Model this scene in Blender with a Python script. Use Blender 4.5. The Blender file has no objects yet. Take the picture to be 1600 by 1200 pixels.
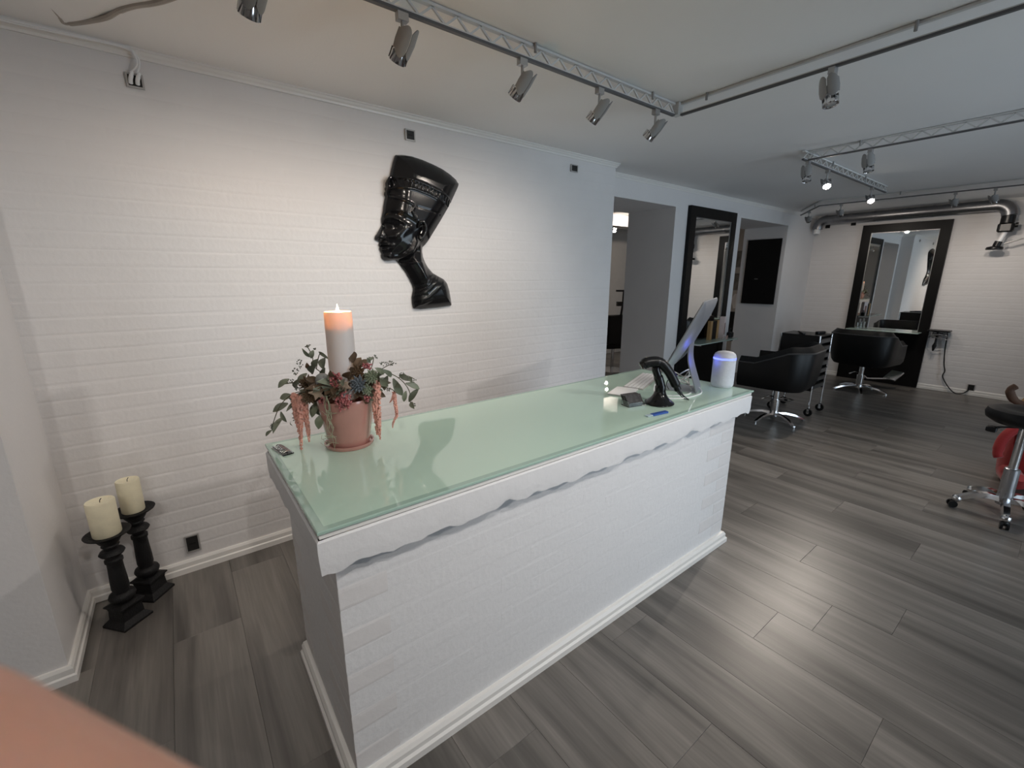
import bpy, math, random
from mathutils import Vector, Matrix
random.seed(7)
PI = math.pi
SC = bpy.context.scene
COL = SC.collection

# ------------------------------------------------------------------ camera
cam = bpy.data.cameras.new('camera')
cam.sensor_fit = 'HORIZONTAL'; cam.sensor_width = 36.0; cam.lens = 681.6 / 1600 * 36
cam.clip_start = 0.004; cam.clip_end = 100
cam.dof.use_dof = True; cam.dof.focus_distance = 2.6; cam.dof.aperture_fstop = 13
camo = bpy.data.objects.new('camera', cam); COL.objects.link(camo)
YAW, TILT = math.radians(52.566), math.radians(13.678)
camo.location = (0, 0, 1.6)
camo.rotation_euler = (PI / 2 - TILT, 0, YAW - PI / 2)
SC.camera = camo

# ------------------------------------------------------------------ world, exposure
wd = bpy.data.worlds.new('overcast_sky'); SC.world = wd; wd.use_nodes = True
bg = wd.node_tree.nodes['Background']
bg.inputs['Color'].default_value = (0.77, 0.88, 1.0, 1); bg.inputs['Strength'].default_value = 3.6
SC.view_settings.view_transform = 'Standard'; SC.view_settings.look = 'None'
SC.view_settings.exposure = 0.55; SC.view_settings.gamma = 1.0
SC.view_settings.use_curve_mapping = False
SPOT_W = 10.2
SC.cycles.caustics_reflective = False; SC.cycles.caustics_refractive = False          # each lit wall spot
WARM = (1.0, 0.89, 0.78)

# ------------------------------------------------------------------ materials
MATS = {}
def mat(name, col, rough=0.5, metal=0.0, bump=0.0, bscale=60.0, var=0.0, vscale=8.0, stretch=None, emit=None, estr=0,
        coat=0.0, trans=0.0, ior=1.5, alpha=1.0, rnd=0.0, spec=0.5, sss=0.0, sheen=0.0):
    if name in MATS: return MATS[name]
    m = bpy.data.materials.new(name); m.use_nodes = True
    nt = m.node_tree; b = nt.nodes['Principled BSDF']; L = nt.links.new
    I = b.inputs
    I['Base Color'].default_value = (*col, 1); I['Roughness'].default_value = rough; I['Metallic'].default_value = metal
    I['Coat Weight'].default_value = coat; I['Coat Roughness'].default_value = 0.05
    I['Transmission Weight'].default_value = trans; I['IOR'].default_value = ior; I['Alpha'].default_value = alpha
    I['Specular IOR Level'].default_value = spec; I['Subsurface Weight'].default_value = sss
    I['Sheen Weight'].default_value = sheen
    if sss: I['Subsurface Radius'].default_value = (0.02, 0.008, 0.004); I['Subsurface Scale'].default_value = 0.3
    if emit: I['Emission Color'].default_value = (*emit, 1); I['Emission Strength'].default_value = estr
    tc = nt.nodes.new('ShaderNodeTexCoord'); mp = nt.nodes.new('ShaderNodeMapping'); L(tc.outputs['Object'], mp.inputs['Vector'])
    if stretch: mp.inputs['Scale'].default_value = stretch
    if var or rnd:
        nz = nt.nodes.new('ShaderNodeTexNoise'); nz.inputs['Scale'].default_value = vscale; nz.inputs['Detail'].default_value = 5
        L(mp.outputs['Vector'], nz.inputs['Vector'])
        mr = nt.nodes.new('ShaderNodeMapRange'); L(nz.outputs['Fac'], mr.inputs['Value'])
        mr.inputs['From Min'].default_value = 0.25; mr.inputs['From Max'].default_value = 0.75
        mr.inputs['To Min'].default_value = 1 - var; mr.inputs['To Max'].default_value = 1 + var
        fac = mr.outputs['Result']
        if rnd:
            oi = nt.nodes.new('ShaderNodeObjectInfo'); m2 = nt.nodes.new('ShaderNodeMapRange'); L(oi.outputs['Random'], m2.inputs['Value'])
            m2.inputs['To Min'].default_value = 1 - rnd; m2.inputs['To Max'].default_value = 1 + rnd
            mu = nt.nodes.new('ShaderNodeMath'); mu.operation = 'MULTIPLY'; L(fac, mu.inputs[0]); L(m2.outputs['Result'], mu.inputs[1]); fac = mu.outputs[0]
        vm = nt.nodes.new('ShaderNodeVectorMath'); vm.operation = 'SCALE'; vm.inputs[0].default_value = col
        L(fac, vm.inputs['Scale']); L(vm.outputs['Vector'], I['Base Color'])
    if bump:
        n2 = nt.nodes.new('ShaderNodeTexNoise'); n2.inputs['Scale'].default_value = bscale; n2.inputs['Detail'].default_value = 4
        L(mp.outputs['Vector'], n2.inputs['Vector'])
        bp = nt.nodes.new('ShaderNodeBump'); bp.inputs['Strength'].default_value = bump; bp.inputs['Distance'].default_value = 0.01
        L(n2.outputs['Fac'], bp.inputs['Height']); L(bp.outputs['Normal'], I['Normal'])
    MATS[name] = m
    return m

WALL = mat('white_wall_paint', (0.74, 0.72, 0.715), 0.6, bump=0.10, bscale=55, var=0.025, vscale=3)
BRICKP = mat('painted_brick', (0.74, 0.72, 0.715), 0.55, bump=0.16, bscale=28, var=0.02, vscale=6)
PLASTER = mat('rough_white_plaster', (0.76, 0.755, 0.76), 0.6, bump=0.22, bscale=38, var=0.02, vscale=5)
CEIL = mat('ceiling_paint', (0.88, 0.87, 0.86), 0.75, bump=0.05, bscale=120, var=0.015, vscale=2)
TRIM = mat('white_trim_gloss', (0.82, 0.80, 0.77), 0.35, var=0.02)
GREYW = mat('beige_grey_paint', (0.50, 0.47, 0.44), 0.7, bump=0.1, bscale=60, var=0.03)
BLACKG = mat('glossy_black_resin', (0.006, 0.006, 0.007), 0.15, spec=0.4, var=0.2)
BLACKL = mat('black_leather', (0.006, 0.006, 0.0065), 0.42, spec=0.3, bump=0.06, bscale=220, var=0.2)
BLACKM = mat('black_lacquer_wood', (0.005, 0.0045, 0.0045), 0.4, spec=0.22, bump=0.05, bscale=90, var=0.25, stretch=(1, 1, 0.15))
BLACKP = mat('black_plastic', (0.008, 0.008, 0.0085), 0.33, spec=0.35, var=0.15)
CASTI = mat('black_cast_iron', (0.008, 0.008, 0.009), 0.55, spec=0.3, bump=0.3, bscale=120, var=0.3)
CHROME = mat('chrome', (0.78, 0.78, 0.79), 0.12, 1.0, var=0.03)
STEEL = mat('brushed_silver', (0.42, 0.42, 0.42), 0.38, 0.9, var=0.08)
DUCT = mat('spiral_duct_steel', (0.27, 0.27, 0.28), 0.36, 1.0, var=0.12, vscale=14)
GREYP = mat('grey_lamp_plastic', (0.30, 0.295, 0.29), 0.5, var=0.05)
RAIL = mat('rail_grey_paint', (0.62, 0.62, 0.61), 0.5, var=0.03)
RAILD = mat('rail_dark_slot', (0.10, 0.10, 0.105), 0.45, var=0.08)
MIRROR = mat('mirror_silver', (0.88, 0.89, 0.88), 0.01, 1.0, var=0.004, vscale=1)
WAX = None
SOCKF = mat('socket_steel_frame', (0.50, 0.49, 0.48), 0.35, 0.6, var=0.05)
SOCKB = mat('socket_black', (0.012, 0.012, 0.012), 0.4, var=0.2)
WHITEP = mat('white_plastic', (0.86, 0.86, 0.86), 0.38, var=0.02)
GLASS = mat('clear_acrylic', (0.92, 0.95, 0.95), 0.03, trans=1.0, var=0.01)
TERRA = mat('pink_glazed_terracotta', (0.44, 0.215, 0.18), 0.16, var=0.12, vscale=10, coat=0.5, bump=0.03)
LEAF = mat('eucalyptus_leaf', (0.155, 0.17, 0.12), 0.5, var=0.25, vscale=20, rnd=0.35)
LEAFB = mat('dried_brown_leaf', (0.12, 0.075, 0.042), 0.55, var=0.35, vscale=25, rnd=0.4)
LEAFP = mat('pale_green_leaf', (0.22, 0.25, 0.17), 0.5, var=0.2, vscale=20, rnd=0.2)
BERRY = mat('pink_pepper_berry', (0.40, 0.12, 0.12), 0.35, var=0.35, vscale=60)
AMAR = mat('salmon_amaranth', (0.72, 0.36, 0.285), 0.6, var=0.3, vscale=60, bump=0.4, bscale=160)
SEED = mat('grey_green_seed', (0.12, 0.13, 0.095), 0.5, var=0.3, vscale=60)
STEM = mat('brown_green_stem', (0.10, 0.09, 0.05), 0.6, var=0.2)
WOODS = mat('pale_wooden_star', (0.52, 0.38, 0.29), 0.6, var=0.12, vscale=20, stretch=(1, 6, 1))
SUCC = mat('blue_grey_succulent', (0.14, 0.16, 0.18), 0.5, var=0.25, vscale=20)
SKIN = mat('skin', (0.52, 0.285, 0.215), 0.5, var=0.06, vscale=120, bump=0.15, bscale=900, sss=0.3)
RED = mat('red_felt', (0.33, 0.012, 0.012), 0.8, bump=0.2, bscale=150, var=0.15, sheen=0.3)
BROWNF = mat('brown_plush', (0.10, 0.05, 0.03), 0.8, bump=0.25, bscale=150, var=0.2)
TANF = mat('tan_plush', (0.30, 0.19, 0.09), 0.8, bump=0.25, bscale=150, var=0.2)
PALEF = mat('pale_grey_felt', (0.45, 0.42, 0.40), 0.8, bump=0.2, bscale=150, var=0.1)

def wax_mat(name, col, tr):
    m = bpy.data.materials.new(name); m.use_nodes = True; nt = m.node_tree
    b = nt.nodes['Principled BSDF']; b.inputs['Base Color'].default_value = (*col, 1); b.inputs['Roughness'].default_value = 0.45
    tc = nt.nodes.new('ShaderNodeTexCoord'); nz = nt.nodes.new('ShaderNodeTexNoise'); nz.inputs['Scale'].default_value = 90
    nt.links.new(tc.outputs['Object'], nz.inputs['Vector'])
    bp = nt.nodes.new('ShaderNodeBump'); bp.inputs['Strength'].default_value = 0.08; bp.inputs['Distance'].default_value = 0.005
    nt.links.new(nz.outputs['Fac'], bp.inputs['Height']); nt.links.new(bp.outputs['Normal'], b.inputs['Normal'])
    t = nt.nodes.new('ShaderNodeBsdfTranslucent'); t.inputs['Color'].default_value = (1.0, 0.66, 0.32, 1)
    mx = nt.nodes.new('ShaderNodeMixShader'); mx.inputs[0].default_value = tr
    out = nt.nodes['Material Output']
    nt.links.new(b.outputs[0], mx.inputs[1]); nt.links.new(t.outputs[0], mx.inputs[2]); nt.links.new(mx.outputs[0], out.inputs[0])
    return m
WAX = wax_mat('white_candle_wax', (0.80, 0.80, 0.82), 0.30)
WAXY = mat('ivory_candle_wax', (0.80, 0.74, 0.55), 0.5, var=0.06, vscale=25, bump=0.12, bscale=70)

def floor_mat():
    m = bpy.data.materials.new('grey_wood_laminate'); m.use_nodes = True; nt = m.node_tree; L = nt.links.new
    b = nt.nodes['Principled BSDF']; b.inputs['Roughness'].default_value = 0.35
    tc = nt.nodes.new('ShaderNodeTexCoord'); oi = nt.nodes.new('ShaderNodeObjectInfo')
    ad = nt.nodes.new('ShaderNodeVectorMath'); ad.operation = 'ADD'
    sc = nt.nodes.new('ShaderNodeVectorMath'); sc.operation = 'SCALE'; sc.inputs['Scale'].default_value = 37.0
    cx = nt.nodes.new('ShaderNodeCombineXYZ')
    for k in range(3): L(oi.outputs['Random'], cx.inputs[k])
    L(cx.outputs[0], sc.inputs[0]); L(tc.outputs['Object'], ad.inputs[0]); L(sc.outputs['Vector'], ad.inputs[1])
    def noise(scale, st, det=6, dist=0.0):
        mp = nt.nodes.new('ShaderNodeMapping'); mp.inputs['Scale'].default_value = st; L(ad.outputs['Vector'], mp.inputs['Vector'])
        n = nt.nodes.new('ShaderNodeTexNoise'); n.inputs['Scale'].default_value = scale; n.inputs['Detail'].default_value = det
        n.inputs['Distortion'].default_value = dist
        L(mp.outputs['Vector'], n.inputs['Vector']); return n
    fine = noise(1.0, (110, 4.0, 20)); broad = noise(1.0, (7.0, 0.62, 3), 4, 0.5); mid = noise(1.0, (30, 2.0, 3), 4, 0.4)
    def mrange(n, f0, f1, t0, t1):
        r = nt.nodes.new('ShaderNodeMapRange'); r.inputs['From Min'].default_value = f0; r.inputs['From Max'].default_value = f1
        r.inputs['To Min'].default_value = t0; r.inputs['To Max'].default_value = t1; L(n, r.inputs['Value']); return r.outputs[0]
    def mul(a, c):
        q = nt.nodes.new('ShaderNodeMath'); q.operation = 'MULTIPLY'; L(a, q.inputs[0]); L(c, q.inputs[1]); return q.outputs[0]
    f = mul(mul(mrange(broad.outputs['Fac'], 0.34, 0.60, 0.46, 1.08), mrange(fine.outputs['Fac'], 0.2, 0.8, 0.86, 1.14)),
            mul(mrange(mid.outputs['Fac'], 0.3, 0.7, 0.86, 1.12), mrange(oi.outputs['Random'], 0, 1, 0.95, 1.05)))
    vm = nt.nodes.new('ShaderNodeVectorMath'); vm.operation = 'SCALE'; vm.inputs[0].default_value = (0.182, 0.167, 0.152)
    L(f, vm.inputs['Scale']); L(vm.outputs['Vector'], b.inputs['Base Color'])
    bp = nt.nodes.new('ShaderNodeBump'); bp.inputs['Strength'].default_value = 0.12; bp.inputs['Distance'].default_value = 0.002
    L(fine.outputs['Fac'], bp.inputs['Height']); L(bp.outputs['Normal'], b.inputs['Normal'])
    return m
FLOORM = floor_mat()
GLASSTOP = mat('sea_green_backed_glass', (0.56, 0.74, 0.625), 0.012, var=0.012, vscale=2, ior=1.52, spec=0.62)
GLASSRIM = mat('sea_green_glass_rim', (0.38, 0.53, 0.455), 0.03, var=0.02, vscale=3, ior=1.52, spec=0.62)
PANE = None
def pane_mat():
    m = bpy.data.materials.new('window_pane_glass'); m.use_nodes = True; nt = m.node_tree
    for n in list(nt.nodes):
        if n.type != 'OUTPUT_MATERIAL': nt.nodes.remove(n)
    t = nt.nodes.new('ShaderNodeBsdfTransparent'); t.inputs[0].default_value = (0.93, 0.96, 0.97, 1)
    g = nt.nodes.new('ShaderNodeBsdfGlossy'); g.inputs['Roughness'].default_value = 0.02
    fr = nt.nodes.new('ShaderNodeFresnel'); mx = nt.nodes.new('ShaderNodeMixShader')
    nt.links.new(fr.outputs[0], mx.inputs[0]); nt.links.new(t.outputs[0], mx.inputs[1]); nt.links.new(g.outputs[0], mx.inputs[2])
    nt.links.new(mx.outputs[0], nt.nodes['Material Output'].inputs[0]); return m
PANE = pane_mat()

# ------------------------------------------------------------------ mesh helpers
def frame_of(d):
    d = Vector(d).normalized(); a = Vector((0, 0, 1)) if abs(d.z) < 0.9 else Vector((1, 0, 0))
    x = a.cross(d).normalized(); return x, d.cross(x), d
class MB:
    def __init__(s): s.v = []; s.f = []
    def add(s, vs, fs):
        o = len(s.v); s.v += [tuple(p) for p in vs]; s.f += [tuple(i + o for i in q) for q in fs]; return s
    def box(s, lo, hi, M=None):
        (a, b, c), (d, e, f) = lo, hi
        vs = [Vector(p) for p in ((a,b,c),(d,b,c),(d,e,c),(a,e,c),(a,b,f),(d,b,f),(d,e,f),(a,e,f))]
        if M: vs = [M @ p for p in vs]
        return s.add(vs, [(0,3,2,1),(4,5,6,7),(0,1,5,4),(1,2,6,5),(2,3,7,6),(3,0,4,7)])
    def cbox(s, c, size, M=None):
        return s.box([c[k] - size[k] / 2 for k in range(3)], [c[k] + size[k] / 2 for k in range(3)], M)
    def rbox(s, lo, hi, r, M=None, n=3):
        # box rounded in plan (vertical edges) with small chamfer top and bottom
        (x0, y0, z0), (x1, y1, z1) = lo, hi; pts = []
        for cx, cy, a0 in ((x1 - r, y1 - r, 0), (x0 + r, y1 - r, PI/2), (x0 + r, y0 + r, PI), (x1 - r, y0 + r, 1.5*PI)):
            for k in range(n + 1):
                a = a0 + PI / 2 * k / n; pts.append((cx, cy, math.cos(a), math.sin(a)))
        ch = min(r, (z1 - z0) / 2) * 0.5; rings = []
        for z, rr in ((z0, r - ch), (z0 + ch, r), (z1 - ch, r), (z1, r - ch)):
            rings.append([Vector((cx + c * rr, cy + q * rr, z)) for cx, cy, c, q in pts])
        if M: rings = [[M @ p for p in q] for q in rings]
        return s.loft(rings)
    def loft(s, rings, cap=True, closed=True):
        n = len(rings[0]); o = len(s.v); s.v += [tuple(p) for r in rings for p in r]
        for i in range(len(rings) - 1):
            for j in range(n if closed else n - 1):
                a = o + i * n + j; b = o + i * n + (j + 1) % n
                s.f.append((a, b, b + n, a + n))
        if cap:
            s.f.append(tuple(o + j for j in reversed(range(n)))); k = o + (len(rings) - 1) * n; s.f.append(tuple(k + j for j in range(n)))
        return s
    def tube(s, path, r, n=8, cap=True):
        P = [Vector(p) for p in path]; R = r if isinstance(r, (list, tuple)) else [r] * len(P); rings = []
        X = None
        for i, p in enumerate(P):
            d = (P[min(i + 1, len(P) - 1)] - P[max(i - 1, 0)]).normalized()
            if X is None: X, Y, _ = frame_of(d)
            else:
                X = (X - d * X.dot(d)).normalized(); Y = d.cross(X)
            rings.append([p + X * (math.cos(2*PI*k/n) * R[i]) + Y * (math.sin(2*PI*k/n) * R[i]) for k in range(n)])
        return s.loft(rings, cap)
    def cyl(s, a, b, r, r2=None, n=16): return s.tube([a, b], [r, r if r2 is None else r2], n)
    def lathe(s, prof, c=(0, 0, 0), n=24, M=None):
        rings = [[Vector((c[0] + r * math.cos(2*PI*k/n), c[1] + r * math.sin(2*PI*k/n), c[2] + z)) for k in range(n)] for r, z in prof]
        if M: rings = [[M @ p for p in q] for q in rings]
        return s.loft(rings)
    def ball(s, c, r, n=8, m=6, sc=(1, 1, 1), M=None):
        rings = []
        for i in range(m + 1):
            t = -PI / 2 + PI * (i + 0.001) / (m + 0.002)
            rings.append([Vector((r*sc[0]*math.cos(t)*math.cos(2*PI*k/n), r*sc[1]*math.cos(t)*math.sin(2*PI*k/n), r*sc[2]*math.sin(t))) for k in range(n)])
        if M: rings = [[M @ p for p in q] for q in rings]
        rings = [[p + Vector(c) for p in q] for q in rings]
        return s.loft(rings)
    def prism(s, pts, z0, z1, M=None):
        a = [Vector((x, y, z0)) for x, y in pts]; b = [Vector((x, y, z1)) for x, y in pts]
        if M: a = [M @ p for p in a]; b = [M @ p for p in b]
        return s.loft([a, b])
    def mesh(s, name, m, smooth=False):
        me = bpy.data.meshes.new(name); me.from_pydata(s.v, [], s.f); me.validate(); me.materials.append(m)
        if smooth:
            me.polygons.foreach_set('use_smooth', [True] * len(me.polygons))
            try: me.set_sharp_from_angle(angle=math.radians(42))
            except Exception: pass
        return me
    def build(s, name, m, parent=None, loc=(0, 0, 0), rotz=0, smooth=False):
        return put(name, s.mesh(name, m, smooth), parent, loc, (0, 0, rotz))
def put(name, me, parent=None, loc=(0, 0, 0), rot=(0, 0, 0)):
    o = bpy.data.objects.new(name, me); COL.objects.link(o); o.location = loc; o.rotation_euler = rot
    if parent: o.parent = parent
    return o
def tag(o, label=None, cat=None, group=None, kind=None):
    if label: o['label'] = label
    if cat: o['category'] = cat
    if group: o['group'] = group
    if kind: o['kind'] = kind
    return o
def thing(name, label, cat, loc=(0, 0, 0), rotz=0, group=None):
    o = put(name, None, None, loc, (0, 0, rotz)); return tag(o, label, cat, group)
def struct(o): o['kind'] = 'structure'; return o
def bez(pts, n=10):
    # Catmull-Rom through the points
    P = [Vector(p) for p in pts]; out = []
    for i in range(len(P) - 1):
        a, b, c, d = P[max(i-1, 0)], P[i], P[i+1], P[min(i+2, len(P)-1)]
        for k in range(n):
            t = k / n
            out.append(0.5 * ((2*b) + (c - a)*t + (2*a - 5*b + 4*c - d)*t*t + (3*b - a - 3*c + d)*t*t*t))
    out.append(P[-1]); return out
def mould(mb, path, prof):
    # extrude profile [(out, z)] along a plan polyline; out is measured to the right of travel
    P = [Vector((x, y)) for x, y in path]; rings = []
    for i, p in enumerate(P):
        ns = []
        for a, b in ((i - 1, i), (i, i + 1)):
            if 0 <= a and b < len(P):
                d = (P[b] - P[a]).normalized(); ns.append(Vector((d.y, -d.x)))
        n = ns[0] if len(ns) == 1 else (ns[0] + ns[1]) / (1 + ns[0].dot(ns[1]))
        rings.append([Vector((p.x + n.x * o, p.y + n.y * o, z)) for o, z in prof])
    return mb.loft(rings)
def spot(name, parent, loc, aim, watts, size=95, blend=1.0, rad=0.025, color=WARM):
    l = bpy.data.lights.new(name, 'SPOT'); l.energy = watts; l.spot_size = math.radians(size); l.spot_blend = blend
    l.shadow_soft_size = rad; l.color = color
    o = bpy.data.objects.new(name, l); COL.objects.link(o); o.location = loc
    o.rotation_euler = (Vector(aim) - Vector(loc)).to_track_quat('-Z', 'Y').to_euler()
    if parent:
        o.parent = parent; o.matrix_parent_inverse = Matrix.LocRotScale(parent.location, parent.rotation_euler, None).inverted()
    return o

# ------------------------------------------------------------------ room shell
H = 2.586; YB = 2.797; YR = 3.03; YD = 3.68; XE = 3.303; XL = -0.55; YL = 2.25; XF = 8.70; YF = -2.2; XW = -3.0
fl = struct(MB().box((XW, YF, -0.12), (9.6, 7.0, -0.004)).build('floor', FLOORM))
PW = 0.263; PLN = 1.32; planks = {}
def plank_mesh(L):
    k = round(L, 3)
    if k not in planks:
        w, g, c = PW / 2, 0.0003, 0.0008
        r0 = [(-w+g, 0+g, -0.004), (w-g, g, -0.004), (w-g, L-g, -0.004), (-w+g, L-g, -0.004)]
        r1 = [(x, y, -c) for x, y, z in r0]
        r2 = [(-w+g+c, g+c, 0), (w-g-c, g+c, 0), (w-g-c, L-g-c, 0), (-w+g+c, L-g-c, 0)]
        planks[k] = MB().loft([r0, r1, r2]).mesh('plank', FLOORM)
    return planks[k]
offs = {8: 0.504, 10: 0.745, -1: 0.90}
ci = -11
while True:
    x0 = 0.0445 + ci * PW
    if x0 > 9.3: break
    xc = x0 + PW / 2
    ymax = YL + 0.02 if xc < XL else (YB + 0.02 if xc < XE else (6.2 if xc > 3.5 else YR))
    if xc > 7.7: ymax = YR
    st = offs.get(ci, (ci * 0.47) % PLN)
    y = YF - ((YF - st) % PLN)
    if y > YF: y -= PLN
    while y < ymax:
        a, b = max(y, YF), min(y + PLN, ymax)
        if b - a > 0.02: put('plank', plank_mesh(b - a), fl, (xc, a, 0))
        y += PLN
    ci += 1

ceil = struct(MB().box((XW, YF, H), (9.6, 7.0, H + 0.12)).build('ceiling', CEIL))

# brick pieces -------------------------------------------------------
CH, BL = 0.075, 0.283
def brick_mesh(seed, L=BL, d=0.0015, h=CH):
    rr = random.Random(seed); j = lambda a: rr.uniform(-a, a)
    w, hh = L / 2, h / 2; e = min(.010, w * .4)
    a, b = j(.004), j(.004); sk = j(.0004)
    prof = [(0, -hh), (-d * .62, -hh * .86 + a * .5), (-d, -hh * .66 + a), (-d - sk, hh * .66 + b), (-d * .62, hh * .86 + b * .5), (0, hh)]
    return MB().loft([[(x, y * k, z) for y, z in prof] for x, k in ((-w, .965), (-w + e, 1.0), (w - e, 1.0 + j(.06)), (w, .965))])
BR = [brick_mesh(i).mesh('brick', BRICKP) for i in range(8)]
def brick_field(x0, x1, z0, z1):
    n = 0; z = z0; out = []
    while z < z1 - 0.02:
        h = min(CH, z1 - z); x = x0 - (BL / 2 if n % 2 else 0)
        while x < x1 - 0.01:
            a, b = max(x, x0), min(x + BL, x1)
            if b - a > 0.015: out.append(((a + b) / 2, z + h / 2, b - a, h))
            x += BL
        z += CH; n += 1
    return out
def lay(parent, cells, place, limit=300, key=None, mats=BR):
    full = [c for c in cells if abs(c[2] - BL) < 1e-6 and abs(c[3] - CH) < 1e-6]
    rest = [c for c in cells if c not in full]
    if key: full.sort(key=key)
    rest += full[limit:]; full = full[:limit]
    rr = random.Random(3)
    for x, z, L, h in full:
        loc, rot = place(x, z, rr.uniform(-0.0002, 0.0002)); put('brick', rr.choice(mats), parent, loc, rot)
    if rest:
        mb = MB()
        for i, (x, z, L, h) in enumerate(rest):
            b = brick_mesh(i % 9, L, h=h); loc, rot = place(x, z, rr.uniform(-0.0002, 0.0002))
            M = Matrix.Translation(loc) @ Matrix.Rotation(rot[2], 4, 'Z')
            mb.add([M @ Vector(v) for v in b.v], b.f)
        tag(mb.build('brick_remainder', BRICKP, parent), kind='stuff')

wb = struct(MB().box((XL, YB, 0), (XE, YD, H)).build('wall_back', WALL))
lay(wb, brick_field(XL, XE, 0.0, H), lambda x, z, o: ((x, YB + 0.0005 + o, z), (0, 0, 0)), 300,
    key=lambda c: math.hypot(c[0] - 0.6, (c[1] - 1.5)))
wl = struct(MB().box((XW, YL, 0), (XL, YD, H)).build('wall_left', WALL))
struct(MB().box((XW - 0.15, YF, 0), (XW, YL, H)).build('wall_far_left', WALL))
wr = struct(MB().box((XF, YF, 0), (XF + 0.2, YR, H)).build('wall_right', WALL))
mbx = MB()
for i, (x, z, L, h) in enumerate(brick_field(YF, YR, 0.0, H)):
    b = brick_mesh(i % 9, L, h=h); M = Matrix.Translation((XF + 0.0005, x, z)) @ Matrix.Rotation(-PI / 2, 4, 'Z')
    mbx.add([M @ Vector(v) for v in b.v], b.f)
tag(mbx.build('painted_bricks', BRICKP, wr), kind='stuff')
# recessed rear wall with two openings
OP = 2.375
w2 = MB()
w2.box((XE, YR, 0), (3.42, YD, H)); w2.box((4.635, YR, 0), (6.15, YD, H)); w2.box((7.635, YR, 0), (9.6, YD, H))
w2.box((3.42, YR, OP), (4.635, YD, H)); w2.box((6.15, YR, OP), (7.635, YD, H))
struct(w2.build('wall_rear', WALL))
# back room
bk = MB()
bk.box((2.9, 6.2, 0), (9.6, 6.4, H)); bk.box((9.5, YD, 0), (9.6, 6.2, H)); bk.box((2.9, YD, 0), (3.0, 6.2, H))
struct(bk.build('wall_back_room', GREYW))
struct(MB().box((3.0, 4.9, 2.42), (9.5, 5.15, H)).build('trim_beam', WALL))
# front wall with windows (behind the photographer)
WINS = [(2.2, 4.6, 0.12, 2.3), (5.7, 6.9, 0.12, 2.3)]
fw = MB(); xs = XW
for a, b, z0, z1 in WINS:
    fw.box((xs, YF - 0.3, 0), (a, YF, H)); fw.box((a, YF - 0.3, 0), (b, YF, z0)); fw.box((a, YF - 0.3, z1), (b, YF, H)); xs = b
fw.box((xs, YF - 0.3, 0), (XF + 0.2, YF, H))
struct(fw.build('wall_front', WALL))
for i, (a, b, z0, z1) in enumerate(WINS):
    w = struct(put('window_%d' % (i + 1), None, None, (0, 0, 0)))
    f = MB(); y0, y1 = YF - 0.2, YF - 0.14
    f.box((a, y0, z0), (b, y1, z0 + .06)); f.box((a, y0, z1 - .06), (b, y1, z1)); f.box((a, y0, z0 + .06), (a + .06, y1, z1 - .06)); f.box((b - .06, y0, z0 + .06), (b, y1, z1 - .06))
    m = (a + b) / 2; f.box((m - .03, y0, z0 + .06), (m + .03, y1, z1 - .06)); f.build('window_frame', TRIM, w)
    for p, q in ((a + .06, m - .03), (m + .03, b - .06)):
        MB().box((p, YF - 0.172, z0 + .06), (q, YF - 0.168, z1 - .06)).build('pane', PANE, w)
    pl = bpy.data.lights.new('window_portal', 'AREA'); pl.shape = 'RECTANGLE'; pl.size = b - a; pl.size_y = z1 - z0; pl.cycles.is_portal = True
    po = bpy.data.objects.new('window_portal', pl); COL.objects.link(po); po.location = (m, YF - 0.32, (z0 + z1) / 2); po.rotation_euler = (PI / 2, 0, 0)

CORN = [(0, H), (0, H - .037), (.008, H - .037), (.011, H - .027), (.018, H - .020), (.023, H - .010), (.030, H - .007), (.030, H)]
BASE = [(0, 0), (.022, 0), (.022, .030), (.016, .036), (.016, .060), (.010, .072), (0, .072)]
for nm, path, prof in (
    ('trim_1', [(XL, YB), (XE, YB), (XE, YR)], CORN), ('trim_2', [(XE, YR), (XF, YR), (XF, YF)], CORN),
    ('trim_3', [(XW, YL), (XL, YL), (XL, YB)], CORN),
    ('baseboard_left', [(XW, YL), (XL, YL), (XL, YB), (XE, YB), (XE, YR - .001)], BASE),
    ('baseboard_rear', [(4.635, YD), (4.635, YR), (6.15, YR), (6.15, YD)], BASE),
    ('baseboard_right', [(7.635, YD), (7.635, YR), (XF, YR), (XF, YF)], BASE)):
    struct(mould(MB(), path, prof).build(nm, TRIM))

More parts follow.
